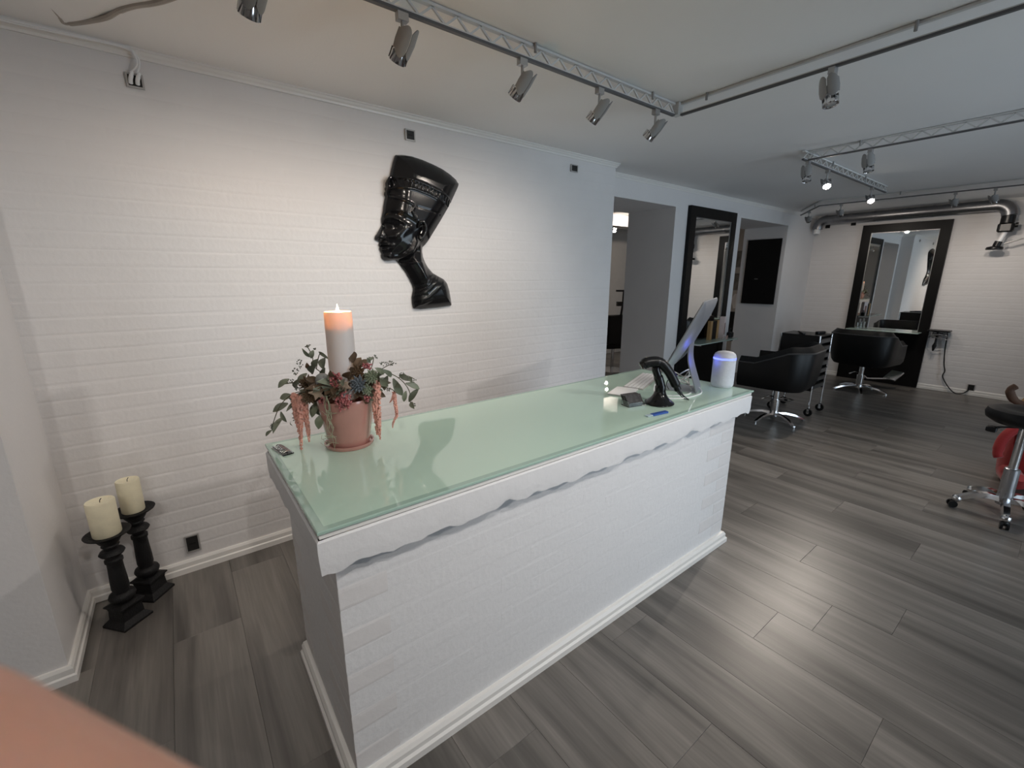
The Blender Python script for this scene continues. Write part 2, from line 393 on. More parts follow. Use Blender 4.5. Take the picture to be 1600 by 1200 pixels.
# ------------------------------------------------------------------ reception counter
cr = thing('reception_counter', 'long white plastered brick reception counter with wavy-edged lip', 'counter', (0, 0, 0))
CX0, CX1, CY0, CY1 = 0.252, 2.504, 1.134, 1.80
MB().box((CX0, CY0, 0), (CX1, CY1, 0.93)).build('base', PLASTER, cr)
BRC = []
for i in range(8):
    BRC.append(brick_mesh(40 + i, d=0.0008).mesh('brick', PLASTER))
lay(cr, brick_field(CX0, CX1, 0.0, 0.93), lambda x, z, o: ((x, CY0 + 0.0004 + o, z), (0, 0, 0)), 300, mats=BRC)
lay(cr, brick_field(CY0, CY1, 0.0, 0.93), lambda x, z, o: ((CX0 + 0.0004 + o, CY1 + CY0 - x, z), (0, 0, -PI / 2)), 300, mats=BRC)
def lip():
    X0, X1, Y0, Y1 = 0.200, 2.540, 1.070, 1.825; zt = 0.951; mb = MB(); rr = random.Random(5)
    path = []
    def seg(a, b, n):
        for k in range(n): path.append((a[0] + (b[0]-a[0])*k/n, a[1] + (b[1]-a[1])*k/n))
    seg((X0, Y1), (X0, Y0), 40); seg((X0, Y0), (X1, Y0), 130); seg((X1, Y0), (X1, Y1), 30); seg((X1, Y1), (X0, Y1), 30)
    n = len(path); wav = [0.0] * n
    ph = [rr.uniform(0, 6.28) for _ in range(6)]
    for i in range(n):
        s = i * 0.018
        wav[i] = 0.0045*math.sin(2*PI*s/0.23 + ph[0]) + 0.0035*math.sin(2*PI*s/0.127 + ph[1]) + 0.0025*math.sin(2*PI*s/0.071 + ph[2]) + rr.uniform(-.0012, .0012)
    for k in range(26):
        c = rr.randrange(40, 170); d = rr.uniform(.002, .007); w_ = rr.uniform(1.2, 3.2)
        for i in range(n): wav[i] += d * math.exp(-((i - c) / w_) ** 2)
    cx, cy = (X0 + X1) / 2, (Y0 + Y1) / 2
    rings = []
    def inset(p, d): return (p[0] + math.copysign(min(d, abs(cx - p[0])), cx - p[0]) * (1 if (abs(p[0]-X0) < 1e-6 or abs(p[0]-X1) < 1e-6) else 0),
                             p[1] + math.copysign(min(d, abs(cy - p[1])), cy - p[1]) * (1 if (abs(p[1]-Y0) < 1e-6 or abs(p[1]-Y1) < 1e-6) else 0))
    for zz, ins in ((zt, .2), (zt, .006), (zt - .005, .001), (0.925, .0), (0.90, .0), (0.875, .0015), (None, .004), (None, .02), (None, .075)):
        ring = []
        for i, p in enumerate(path):
            q = inset(p, ins + (0.0012 * math.sin(i * 0.9 + (zz or 0) * 90) if zz and zz < .94 else 0))
            ring.append((q[0], q[1], zz if zz else 0.850 + wav[i] + (0.004 if ins > .01 else 0) + (.006 if ins > .05 else 0)))
        rings.append(ring)
    mb.loft(list(reversed(rings)), cap=False)
    return mb
lip().build('lip', PLASTER, cr, smooth=True)
MB().box((0.208, 1.074, 0.955), (2.534, 1.82, 0.971)).build('top_strip', TRIM, cr)
SKB = [(0, 0), (.030, 0), (.030, .026), (.022, .034), (.022, .052), (.014, .066), (0, .068)]
mould(MB(), [(CX0, CY1), (CX0, CY0), (CX1, CY0), (CX1, CY1)], SKB).build('skirting', TRIM, cr)

gt = thing('glass_countertop', 'pale sea-green glass sheet covering the reception counter', 'glass top', (0, 0, 0))
g = MB(); gx0, gx1, gy0, gy1 = .203, 2.544, 1.067, 1.83; e = .0025
def rect(i, z): return [(gx0 + i, gy0 + i, z), (gx1 - i, gy0 + i, z), (gx1 - i, gy1 - i, z), (gx0 + i, gy1 - i, z)]
g.loft([rect(.022, .9712), rect(e * .0, .9712), rect(0, .9778), rect(e, .980), rect(.022, .980)], cap=False); g.build('glass_edge', GLASSRIM, gt)
MB().loft([rect(.022, .9712), rect(.022, .980)]).build('glass_panel', GLASSTOP, gt)

# ------------------------------------------------------------------ black profile relief on the wall
OUT = [(1.207,2.328),(1.255,2.336),(1.315,2.337),(1.385,2.328),(1.458,2.312),(1.522,2.294),(1.577,2.27),(1.621,2.243),(1.646,2.214),(1.64,2.193),(1.624,2.165),(1.587,2.1),(1.545,2.035),(1.497,1.966),(1.449,1.901),(1.403,1.838),(1.38,1.813),(1.359,1.796),(1.356,1.77),(1.361,1.732),(1.374,1.699),(1.394,1.666),(1.426,1.632),(1.47,1.609),(1.509,1.59),(1.535,1.562),(1.55,1.516),(1.56,1.454),(1.565,1.41),(1.531,1.406),(1.461,1.4),(1.392,1.397),(1.325,1.394),(1.273,1.4),(1.267,1.433),(1.266,1.473),(1.277,1.511),(1.28,1.53),(1.274,1.555),(1.256,1.593),(1.232,1.635),(1.208,1.668),(1.185,1.698),(1.171,1.709),(1.151,1.708),(1.121,1.703),(1.096,1.705),(1.08,1.717),(1.074,1.732),(1.078,1.747),(1.072,1.762),(1.066,1.776),(1.07,1.788),(1.065,1.797),(1.065,1.804),(1.071,1.813),(1.066,1.82),(1.046,1.825),(1.041,1.836),(1.048,1.851),(1.066,1.874),(1.081,1.897),(1.093,1.919),(1.092,1.936),(1.093,1.954),(1.099,1.972),(1.106,1.998),(1.111,2.024),(1.12,2.059),(1.126,2.081),(1.12,2.093),(1.123,2.106),(1.13,2.115),(1.127,2.129),(1.134,2.141),(1.134,2.162),(1.144,2.182),(1.158,2.194),(1.164,2.201),(1.177,2.243),(1.191,2.287)]
def bust():
    import numpy as np
    poly = np.array(OUT); n = len(poly); step = 0.0042
    xs = np.arange(1.03, 1.66, step); zs = np.arange(1.385, 2.345, step)
    X, Z = np.meshgrid(xs, zs); P = np.stack([X.ravel(), Z.ravel()], 1)
    def inside(P):
        c = np.zeros(len(P), bool); a = poly; b = np.roll(poly, -1, 0)
        for (x0, y0), (x1, y1) in zip(a, b):
            if y0 == y1: continue
            h = ((y0 > P[:, 1]) != (y1 > P[:, 1])) & (P[:, 0] < (x1 - x0) * (P[:, 1] - y0) / (y1 - y0) + x0); c ^= h
        return c
    def dline(P, L):
        L = np.array(L, float); d = np.full(len(P), 9.0)
        for a, b in zip(L[:-1], L[1:]):
            ab = b - a; t = np.clip(((P - a) @ ab) / (ab @ ab), 0, 1); q = a + t[:, None] * ab; d = np.minimum(d, np.hypot(*(P - q).T))
        return d
    d = dline(P, np.vstack([poly, poly[:1]])); ins = inside(P) & (d > step * 0.45)
    def height(P):
        d = dline(P, np.vstack([poly, poly[:1]])); x, z = P.T
        R = np.where(z < 1.70, 0.085, 0.125)
        t = np.clip(d / R, 0, 1); h = 0.008 + 0.078 * (1 - (1 - t) ** 1.7) * np.where(z < 1.7, .85, 1.0)
        gs = lambda L, a, w: a * np.exp(-(dline(P, L) / w) ** 2)
        # headdress stands proud of the face
        HB = [(1.086,1.953),(1.141,1.994),(1.194,1.986),(1.242,1.965),(1.287,1.943),(1.317,1.925),(1.353,1.909),(1.388,1.87),(1.413,1.833)]
        zb = np.interp(x, [q[0] for q in HB], [q[1] for q in HB]); crown = z > zb
        h = h + 0.012 / (1 + np.exp(-(z - zb) / 0.004)) * (z > 1.80)
        B1 = [(1.126,2.191),(1.202,2.192),(1.276,2.183),(1.366,2.163),(1.471,2.13),(1.57,2.094)]
        B2 = [(1.122,2.125),(1.194,2.135),(1.282,2.132),(1.374,2.111),(1.469,2.079),(1.54,2.049)]
        z1 = np.interp(x, *zip(*B1)); z2 = np.interp(x, *zip(*B2)); band = (z < z1) & (z > z2)
        h += gs(B1, .006, .006) + gs(B2, .006, .006)
        h += np.where(band, 0.0045 * np.tanh(4 * np.sin(x * 260)) * np.sin((z - z2) / np.maximum(z1 - z2, 1e-3) * PI), 0)
        h += gs([(1.147,2.079),(1.209,2.063),(1.262,2.042),(1.271,2.025),(1.256,2.002),(1.282,1.959)], .007, .006)
        h += gs([(1.30,2.03),(1.47,2.00)], -.003, .005)
        # face
        h += gs([(1.099,1.947),(1.134,1.961),(1.172,1.951),(1.205,1.927)], .010, .010)
        h += gs([(1.107,1.909),(1.155,1.903)], -.018, .015) + gs([(1.116,1.907),(1.140,1.905)], .015, .008)
        h += gs([(1.107,1.92),(1.13,1.915),(1.158,1.903)], .008, .0035) + gs([(1.105,1.896),(1.129,1.893),(1.16,1.902)], .007, .0035)
        h += gs([(1.085,1.90),(1.062,1.845)], .016, .013) + gs([(1.080,1.832),(1.092,1.838)], .010, .009) + gs([(1.098,1.85),(1.105,1.825)], -.008, .008)
        h += gs([(1.165,1.865),(1.225,1.90)], .010, .028)
        h += gs([(1.069,1.792),(1.093,1.791),(1.117,1.787)], -.012, .004) + gs([(1.072,1.803),(1.105,1.800)], .010, .007) + gs([(1.074,1.779),(1.10,1.778)], .011, .007)
        h += gs([(1.085,1.735),(1.11,1.73)], .010, .018)
        h += gs([(1.12,1.716),(1.175,1.722),(1.225,1.742),(1.268,1.775),(1.288,1.82)], .020, .022)
        h -= gs([(1.19,1.692),(1.25,1.722),(1.295,1.77)], .020, .022)
        # neck tendon, collar rows
        h += gs([(1.33,1.80),(1.325,1.70),(1.34,1.60)], .008, .02)
        for k, L in enumerate(([(1.28,1.53),(1.345,1.559),(1.391,1.612),(1.425,1.627)], [(1.275,1.505),(1.343,1.535),(1.395,1.585),(1.445,1.615)], [(1.27,1.482),(1.342,1.51),(1.4,1.558),(1.464,1.607)],
                  [(1.265,1.448),(1.351,1.47),(1.432,1.533),(1.492,1.578)], [(1.272,1.416),(1.327,1.431),(1.384,1.459)])):
            h += gs(L, .007, .0075) * (0.6 + 0.4 * np.sin((x + z) * 420 + k))
        return h
    idx = -np.ones(len(P), int); V = []
    for i in np.where(ins)[0]: idx[i] = len(V); V.append(P[i])
    V = np.array(V); hh = height(V)
    nx = len(xs); I = idx.reshape(len(zs), nx)
    quads = []
    for r in range(len(zs) - 1):
        for c in range(nx - 1):
            q = (I[r, c], I[r, c+1], I[r+1, c+1], I[r+1, c])
            k = [t for t in q if t >= 0]
            if len(k) >= 3: quads.append(tuple(k))
    # boundary edges -> snap rim vertices to the outline and drop a skirt to the wall
    cnt = {}
    for q in quads:
        for a, b in zip(q, q[1:] + q[:1]): cnt[(a, b)] = 1
    bnd = [(a, b) for a, b in cnt if (b, a) not in cnt]
    rim = sorted({i for e_ in bnd for i in e_})
    A = poly; B = np.roll(poly, -1, 0)
    for i in rim:
        p = V[i]; best = None
        for a, b in zip(A, B):
            ab = b - a; t = min(max(((p - a) @ ab) / (ab @ ab), 0), 1); q = a + t * ab; dd = np.hypot(*(p - q))
            if best is None or dd < best[0]: best = (dd, q)
        if best[0] < 0.009: V[i] = best[1]
        hh[i] = 0.008
    zb = np.interp
    HBx = [1.086,1.141,1.194,1.242,1.287,1.317,1.353,1.388,1.413]; HBz = [1.953,1.994,1.986,1.965,1.943,1.925,1.909,1.87,1.833]
    regs = {'headdress': [], 'face_and_neck': [], 'shoulder_collar': []}
    for q in quads:
        cx, cz = V[list(q)].mean(0)
        cl = np.interp(cx, [1.26, 1.345, 1.391, 1.43, 1.5], [1.53, 1.565, 1.615, 1.632, 1.64])
        k = 'headdress' if cz > np.interp(cx, HBx, HBz) and cz > 1.80 else ('shoulder_collar' if cz < cl else 'face_and_neck')
        regs[k].append(q)
    KB = 1.0135; V[:, 0] *= KB; V[:, 1] = 1.6 + (V[:, 1] - 1.6) * KB
    x0, z0 = 1.35, 1.394
    root = thing('profile_relief', "glossy black wall relief of a woman's profile in a tall flat-topped headdress", 'wall sculpture', (x0, YB - 0.005, z0))
    for nm, qs in regs.items():
        mb = MB(); mp = {}
        def vid(i, back=False):
            if (i, back) not in mp:
                mp[(i, back)] = len(mb.v); mb.v.append((V[i][0] - x0, 0.0 if back else -float(hh[i]), V[i][1] - z0))
            return mp[(i, back)]
        own = set()
        for q in qs:
            mb.f.append(tuple(vid(i) for i in q))
            for a, b in zip(q, q[1:] + q[:1]): own.add((a, b))
        for a, b in bnd:
            if (a, b) in own: mb.f.append((vid(a), vid(a, True), vid(b, True), vid(b)))
        me = mb.mesh(nm, BLACKG); me.polygons.foreach_set('use_smooth', [True] * len(me.polygons)); put(nm, me, root)
    # ear: a raised C of cartilage with a lobe
    e_ = MB(); ex = lambda x, z, y: (x * KB - x0, -(y * .9), 1.6 + (z - 1.6) * KB - z0)
    e_.tube(bez([ex(1.296,1.905,.105), ex(1.304,1.940,.118), ex(1.328,1.940,.122), ex(1.340,1.905,.120), ex(1.330,1.868,.118), ex(1.312,1.845,.116), ex(1.298,1.838,.110)], 6), [.006]+[.0085]*35+[.006], 10)
    e_.ball(ex(1.303, 1.845, .110), .015, 12, 8, (1, .7, 1.2)); e_.tube(bez([ex(1.306,1.91,.108), ex(1.318,1.918,.112), ex(1.320,1.895,.110), ex(1.310,1.872,.108)], 6), .0055, 8)
    e_.build('ear', BLACKG, root, smooth=True)
    # coiled ornament on the front of the headdress
    o_ = MB(); o_.tube(bez([ex(1.142,2.075,.030), ex(1.130,2.105,.040), ex(1.140,2.135,.045), ex(1.137,2.165,.045), ex(1.158,2.193,.040), ex(1.185,2.185,.055), ex(1.190,2.15,.060)], 7), [.006]+[.0085]*41+[.006], 8)
    o_.build('front_ornament', BLACKG, root, smooth=True)
bust()

# ------------------------------------------------------------------ sockets
def socket(name, label, loc, w, h, rotz=0, holes=True):
    t = thing(name, label, 'socket', loc, rotz, 'flush wall sockets')
    f = MB(); d = .010
    f.box((-w/2, -d, -h/2), (w/2, 0, -h/2 + .007)); f.box((-w/2, -d, h/2 - .007), (w/2, 0, h/2)); f.box((-w/2, -d, -h/2 + .007), (-w/2 + .007, 0, h/2 - .007)); f.box((w/2 - .007, -d, -h/2 + .007), (w/2, 0, h/2 - .007))
    f.build('cover_frame', SOCKF, t)
    p = MB(); p.box((-w/2 + .007, -.007, -h/2 + .007), (w/2 - .007, 0, h/2 - .007)); p = p.build('insert', SOCKB, t)
    if holes:
        q = MB(); q.box((-w*.22, -.0085, -h*.06), (w*.22, -.007, h*.06)); q.build('rocker', BLACKP, p)
    return t
YS = YB - 0.004
socket('wall_socket', 'black wall socket near the ceiling with two white plugs in it', (0.008, YS, 2.456), .062, .058, holes=False)
socket('wall_socket', 'black square socket high on the wall above the profile relief', (1.331, YS, 2.468), .066, .064)
socket('wall_socket', 'black square socket near the right end of the brick wall top', (2.779, YS, 2.474), .078, .056)
socket('wall_socket', 'black wall socket just above the baseboard right of the candlesticks', (-0.105, YS, 0.165), .066, .10)
socket('wall_socket', 'low black socket on the far wall where the dryer cord ends', (XF - .005, 0.795, 0.10), .075, .11, PI / 2 * -1)
t = thing('power_plugs', 'pair of white plugs with cord looping up over the cornice', 'plug', (0.008, YS - .008, 2.456))
for dx in (-.012, .012):
    MB().tube(bez([(dx - .004, -.004, -.014), (dx - .002, -.016, .0), (dx + .004, -.016, .018), (dx + .008, -.012, .03)], 5), [.008]*10 + [.0065]*6, 10).build('plug', WHITEP, t, smooth=True)
MB().tube(bez([(.012, -.012, .028), (.026, -.02, .06), (.024, -.03, .09), (.0, -.034, .108), (-.06, -.038, .112), (-.25, -.040, .106), (-.5, -.041, .101)], 8), .0035, 6).build('cord', WHITEP, t, smooth=True)
MB().tube(bez([(-.008, -.012, .028), (.018, -.024, .06), (.014, -.036, .095), (-.02, -.039, .114), (-.25, -.043, .112), (-.5, -.043, .108)], 8), .0035, 6).build('cord', WHITEP, t, smooth=True)
tag(MB().tube(bez([(-.206, 2.586, 2.59), (-.191, 2.66, 2.588), (-.186, 2.692, 2.586), (-.165, 2.685, 2.586), (-.10, 2.608, 2.584), (-.044, 2.513, 2.576), (.0, 2.44, 2.584), (.045, 2.374, 2.586), (.14, 2.25, 2.584), (.3, 1.95, 2.582)], 8), [.004]*8 + [.006]*16 + [.009]*24 + [.011]*25, 8).build('ceiling_cable', mat('beige_cable', (.42, .38, .34), .6, var=.1), smooth=True),
    'beige cable bundle fixed to the ceiling in the corner above the socket', 'cable')
tag(MB().tube(bez([(-.165, 2.685, 2.588), (-.19, 2.64, 2.592), (-.215, 2.575, 2.592), (-.155, 2.62, 2.592), (-.10, 2.608, 2.590)], 8), .003, 6).build('cable_loop', WHITEP, smooth=True),
    'thin white wire loop at the tip of the ceiling cable', 'wire')

# ------------------------------------------------------------------ candlesticks and candles
def candlestick(label, loc, rz, h):
    t = thing('candlestick', label, 'candlestick', loc, rz, 'black candlesticks on the floor')
    b = MB(); s = .066
    def sq(a, z): return [(-a, -a, z), (a, -a, z), (a, a, z), (-a, a, z)]
    b.loft([sq(s, 0), sq(s, .010), sq(s*.86, .022), sq(s*.70, .034), sq(s*.66, .075), sq(s*.70, .090), sq(s*.82, .098), sq(s*.82, .104), sq(s*.5, .112)])
    b.build('foot', CASTI, t)
    k = (h - .112) / .36
    p = [(.030, .110), (.030, .118), (.047, .130), (.052, .145), (.047, .158), (.032, .166), (.031, .176), (.034, .19), (.033, .23), (.030, .29), (.029, .325), (.034, .332), (.034, .345), (.027, .352), (.027, .360), (.042, .370), (.048, .380), (.042, .391), (.027, .400), (.027, .408), (.034, .418), (.030, .425), (.040, .440), (.048, .456), (.044, .462)]
    MB().lathe([(r, .112 + (z - .112) * k) for r, z in p], n=20).build('stem', CASTI, t, smooth=True)
    MB().lathe([(.03, h - .012), (.066, h - .004), (.082, h + .006), (.085, h + .012), (.081, h + .013), (.062, h + .004), (.02, h + .002)], n=28).build('drip_plate', CASTI, t, smooth=True)
    return t
candlestick('cast black candlestick in the wall corner, the nearer of two', (-.388, 2.527, 0), math.radians(-50), .462)
candlestick('cast black candlestick by the wall, the one farther from the corner', (-.302, 2.692, 0), math.radians(-40), .474)
def pillar(name, label, loc, r, h, m, lean=0):
    t = thing(name, label, 'candle', loc, 0)
    o = MB().lathe([(r*.96, 0), (r, .004), (r, h*.5), (r*1.01, h - .006), (r*.97, h), (r*.80, h - .003), (r*.5, h - .007), (r*.1, h - .009)], n=28).build('wax', m, t, smooth=True)
    MB().tube(bez([(0, 0, h - .012), (.001, 0, h), (.004, .001, h + .006), (.007, .001, h + .009)], 4), .0016, 6).build('wick', SOCKB, t)
    return t
pillar('pillar_candle', 'ivory unlit pillar candle on the nearer candlestick', (-.388, 2.527, .4665), .052, .166, WAXY)
pillar('pillar_candle', 'ivory unlit pillar candle on the candlestick nearer the socket', (-.302, 2.692, .4785), .046, .166, WAXY)

# ------------------------------------------------------------------ flower pot with arrangement and lit candle
PX, PY = 0.463, 1.630
fp = thing('flower_pot', 'pink glazed terracotta pot on a saucer standing on the glass top', 'pot', (PX, PY, .980))
MB().lathe([(.070, 0), (.084, .001), (.090, .010), (.090, .016), (.085, .016), (.080, .008), (.05, .006)], n=36).build('saucer', TERRA, fp, smooth=True)
MB().lathe([(.060, .007), (.072, .009), (.077, .02), (.100, .170), (.1015, .184), (.100, .189), (.096, .186), (.093, .150), (.05, .14)], n=36).build('pot', TERRA, fp, smooth=True)

cd = thing('lit_candle', 'tall white lit pillar candle rising from the flower arrangement', 'candle', (PX, PY, 1.165))
r, hc = .0475, .318
MB().lathe([(r, 0), (r*1.01, .15), (r, hc - .03), (r*.99, hc - .004), (r*.95, hc), (r*.90, hc - .003), (r*.89, hc - .012), (r*.86, hc - .040), (r*.5, hc - .046), (r*.02, hc - .047)], n=40).build('wax', WAX, cd, smooth=True)
MB().lathe([(r*.5, hc - .070), (r*.90, hc - .067), (r*.90, hc - .058), (r*.5, hc - .050)], n=32).build('wax_light_stop', WAXY, cd, smooth=True)  # hidden opaque disc, added to keep the flame glow out of the lower wax
MB().tube([(0, 0, hc - .048), (.001, 0, hc - .03), (.002, .001, hc - .014)], .0015, 6).build('wick', SOCKB, cd)
FLAME = mat('candle_flame', (1, .8, .5), .5, emit=(1, .80, .50), estr=18, var=0.01)
MB().lathe([(.001, hc - .022), (.0045, hc - .014), (.0062, hc - .004), (.005, hc + .007), (.0025, hc + .017), (.0006, hc + .026)], n=12).build('flame', FLAME, cd, smooth=True)
pl = bpy.data.lights.new('flame_light', 'POINT'); pl.energy = 3.6; pl.color = (1, .47, .12); pl.shadow_soft_size = .006
po = bpy.data.objects.new('flame_light', pl); COL.objects.link(po); po.location = (.006, 0, hc - .018); po.parent = cd

fa = thing('flower_arrangement', 'eucalyptus, berry and amaranth arrangement around the white candle', 'flower arrangement', (PX, PY, 1.165))
CA, SA = math.cos(YAW), math.sin(YAW)
def fl_(u, v, w=0.0):
    """layout sheet (5 units = 1 unit of the sketch) -> local metres; w is towards the room"""
    x, y = 400 + u / 5, 480 + v / 5
    z = 1.168 + (620 - y) * .00240
    a = (x - (546.5 - 38.3 * (z - .988))) / 424.0
    k = 1 - w / 1.62; a *= k
    z = 1.6 + (z - 1.6) * k
    return Vector((a * SA - w * CA, -a * CA - w * SA, z - 1.165))
rl = random.Random(11)
def leaf(base, tip, w, m, curl=.25, w_=(0, 0)):
    b, t = fl_(*base, w_[0]), fl_(*tip, w_[1]); d = t - b; L = d.length
    if L < 1e-4: return
    toward = Vector((-CA, -SA, .35 + rl.uniform(-.3, .3))); sd = d.cross(toward).normalized(); up = sd.cross(d).normalized()
    ww = w / 5 / 424 / 2; n = 6; left, mid, right = [], [], []
    for i in range(n + 1):
        s = i / n; wd_ = ww * math.sin(PI * (s * .92 + .04)) ** .75 * (1.0 if s < .6 else 1 - (s - .6) * .7)
        if i == n: wd_ = ww * .02
        c = b + d * s + up * (math.sin(PI * s) * L * curl * .5)
        mid.append(c); left.append(c + sd * wd_ + up * wd_ * .35); right.append(c - sd * wd_ + up * wd_ * .35)
    mb = MB(); th = up * .0007; vs = []
    for i in range(n + 1): vs += [left[i], mid[i], right[i], left[i] - th, mid[i] - th, right[i] - th]
    fs = []
    for i in range(n):
        a = i * 6; c = a + 6
        fs += [(a, a+1, c+1, c), (a+1, a+2, c+2, c+1), (a+4, a+3, c+3, c+4), (a+5, a+4, c+4, c+5), (a, c, c+3, a+3), (a+2, a+5, c+5, c+2)]
    mb.add(vs, fs); mb.build('leaf', m, fa, smooth=True)
G, BN, PG = LEAF, LEAFB, LEAFP
for a in [((270,560),(188,630),50,G),((290,690),(195,715),55,G),((240,755),(135,825),58,G),((330,690),(258,735),45,G),((325,735),(262,822),36,G),((192,868),(160,1005),46,G),((205,822),(252,910),36,G),((250,905),(292,940),10,G),((140,905),(112,985),40,G),((118,975),(65,1028),28,G),
          ((500,740),(455,872),62,PG),((545,745),(632,852),56,PG),((562,842),(530,968),72,PG),((480,735),(520,860),60,G),
          ((572,402),(480,345),26,G),((442,388),(402,318),28,G),((490,335),(472,398),42,G),((530,395),(572,485),62,G),((500,450),(438,512),62,G),((470,470),(520,400),50,G),((392,515),(330,600),52,G),((360,560),(300,640),46,G),
          ((662,580),(488,612),56,PG),((525,690),(350,645),54,G),((440,660),(330,690),40,G),((560,470),(520,560),50,G),
          ((1030,535),(1008,652),54,G),((1105,555),(1155,692),62,G),((1120,528),(1225,575),46,G),((1195,592),(1278,640),46,G),((1275,640),(1205,745),50,G),((1185,655),(1168,742),40,G),((1215,745),(1272,800),40,G),((1245,588),(1208,540),30,G),((1165,625),(1110,600),44,G),((900,430),(912,392),30,G),((930,432),(905,390),26,G),((1000,520),(960,470),46,G),((1060,540),(1030,480),40,G),((990,560),(1050,620),46,G),((960,560),(1010,500),50,G),
          ((780,430),(770,345),70,BN),((790,470),(825,390),60,BN),((830,470),(870,410),54,BN),((760,520),(840,480),70,BN),((800,560),(880,510),70,BN),((430,610),(500,570),70,BN),((400,590),(460,550),56,BN),((470,640),(390,580),60,BN),((455,730),(545,700),60,BN),((540,720),(440,690),70,BN),((600,660),(640,600),70,BN),((740,560),(780,500),80,BN),((640,650),(690,690),60,BN),((860,560),(920,620),70,BN),((440,480),(430,430),40,BN),((720,660),(640,690),60,BN),((880,640),(850,690),60,BN),((920,700),(900,760),60,BN)]:
    leaf(*a, w_=(rl.uniform(-.01, .05), rl.uniform(-.015, .06)))
for k in range(26):   # filling foliage that closes the ring all round the candle
    a = rl.uniform(0, 2 * PI); r0 = rl.uniform(.05, .07); r1 = r0 + rl.uniform(.05, .09)
    w0, w1 = r0 * math.cos(a), r1 * math.cos(a)
    u = lambda rr: 700 + rr * math.sin(a) * 424 * 5
    leaf((u(r0), 640 + rl.uniform(-30, 30)), (u(r1), 620 + rl.uniform(-70, 60)), rl.uniform(45, 75), rl.choice([G, G, BN]), w_=(w0, w1))
for k in range(40):   # leaves spilling over the pot rim
    a = rl.uniform(0, 2 * PI); r0 = rl.uniform(.06, .09); r1 = rl.uniform(.112, .145)
    u = lambda rr: 700 + rr * math.sin(a) * 424 * 5
    leaf((u(r0), 650 + rl.uniform(-25, 15)), (u(r1), 690 + rl.uniform(-45, 50)), rl.uniform(45, 70), rl.choice([G, BN, BN]), w_=(r0 * math.cos(a), r1 * math.cos(a)))
for k in range(44):   # loose outer foliage
    a = rl.uniform(0, 2 * PI); r0 = rl.uniform(.07, .11); r1 = r0 + rl.uniform(.03, .06)
    u = lambda rr: 700 + rr * math.sin(a) * 424 * 5
    v0 = 600 + rl.uniform(-70, 60)
    leaf((u(r0), v0), (u(r1), v0 + rl.uniform(-70, 70)), rl.uniform(32, 58), rl.choice([G, G, PG, BN, BN]), w_=(r0 * math.cos(a), r1 * math.cos(a)))
def stem(name, pts, r, m=STEM): MB().tube(bez([fl_(*p) for p in pts], 6), r, 6).build(name, m, fa, smooth=True)
for pts in ([(560,640,.03),(380,660,.05),(290,700,.05),(210,790,.05),(150,940,.05)], [(600,560,.0),(460,470,0),(440,380,0),(400,300,0)], [(470,480,0),(500,360,0),(560,395,0)], [(560,600,.03),(400,570,.03),(300,590,.03),(230,600,.03)],
            [(820,560,.0),(1000,510,0),(1120,555,0),(1200,650,0),(1215,750,0)], [(1110,550,0),(1180,535,0),(1240,560,0)], [(860,520,-.02),(890,450,-.02),(900,390,-.02)], [(900,520,-.02),(1000,460,-.02),(1060,430,-.02)], [(900,600,.02),(1080,640,.02),(1105,690,.02)]):
    stem('stem', pts, .0016)
def berries(name, c, su, sv, n, r, m, w=.06, sw=.02):
    mb = MB()
    for k in range(n):
        while True:
            a, b, q = (rl.uniform(-1, 1) for _ in range(3))
            if a*a + b*b + q*q < 1: break
        mb.ball(fl_(c[0] + a * su, c[1] + b * sv, w + q * sw), r * rl.uniform(.8, 1.15), 6, 4)
    tag(mb.build(name, m, fa, smooth=True), kind='stuff')
berries('berry_cluster', (692, 570), 52, 72, 70, .0042, BERRY, .085)
berries('berry_cluster', (775, 735), 62, 88, 95, .0042, BERRY, .105)
berries('berry_cluster', (892, 458), 46, 26, 34, .0040, BERRY, .03)
berries('berry_cluster', (925, 705), 26, 36, 22, .0038, BERRY, .06)
berries('berry_cluster', (600, 725), 40, 34, 22, .0038, BERRY, .095)
for c, su, sv, n, w in (((405,302),24,14,14,0),((455,325),16,10,8,0),((350,440),26,40,20,.01),((315,500),24,34,18,.01),((285,580),34,30,20,.02),((335,620),36,30,24,.02),((885,392),22,16,12,-.02),((920,385),14,22,10,-.02),((1045,432),40,24,18,-.02),((985,440),26,20,10,-.02),((960,435),12,10,6,-.02),((1145,520),30,14,10,0),((1240,575),16,16,8,0),((1245,770),26,26,12,0),((145,945),16,30,10,.05),((1055,640),24,18,10,.02),((320,840),14,60,22,.04)):
    berries('seed_sprig', c, su, sv, n, .0023, SEED, w, .012)
def strand(name, pts, r0, m=AMAR, w=.06):
    P = bez([fl_(u, v, w) for u, v in pts], 14); mb = MB(); n = len(P)
    for i, p in enumerate(P):
        s = i / (n - 1); r = r0 * (1 - .75 * s ** 1.6)
        for k in range(5):
            a = rl.uniform(0, 6.28); mb.ball(p + Vector((math.cos(a) * r * .7, math.sin(a) * r * .7, rl.uniform(-r, r) * .8)), r * rl.uniform(.42, .62), 6, 4)
    tag(mb.build(name, m, fa, smooth=True), kind='stuff')
strand('amaranth_strand', [(345,690),(365,860),(385,1010),(391,1158)], .0125)
strand('amaranth_strand', [(425,690),(432,860),(448,980),(455,1072)], .0105)
strand('amaranth_strand', [(395,700),(398,860),(402,950),(400,1045)], .0105, w=.07)
strand('amaranth_strand', [(970,600),(962,760),(975,900),(980,1012)], .0135, w=.03)
strand('amaranth_strand', [(985,680),(992,860),(1000,960),(1010,1052)], .0105, w=.035)
strand('amaranth_strand', [(1100,670),(1112,760),(1125,850),(1100,910),(1095,955)], .0068, w=.02)
strand('amaranth_strand', [(1095,690),(1085,720),(1065,750)], .0045, w=.02)
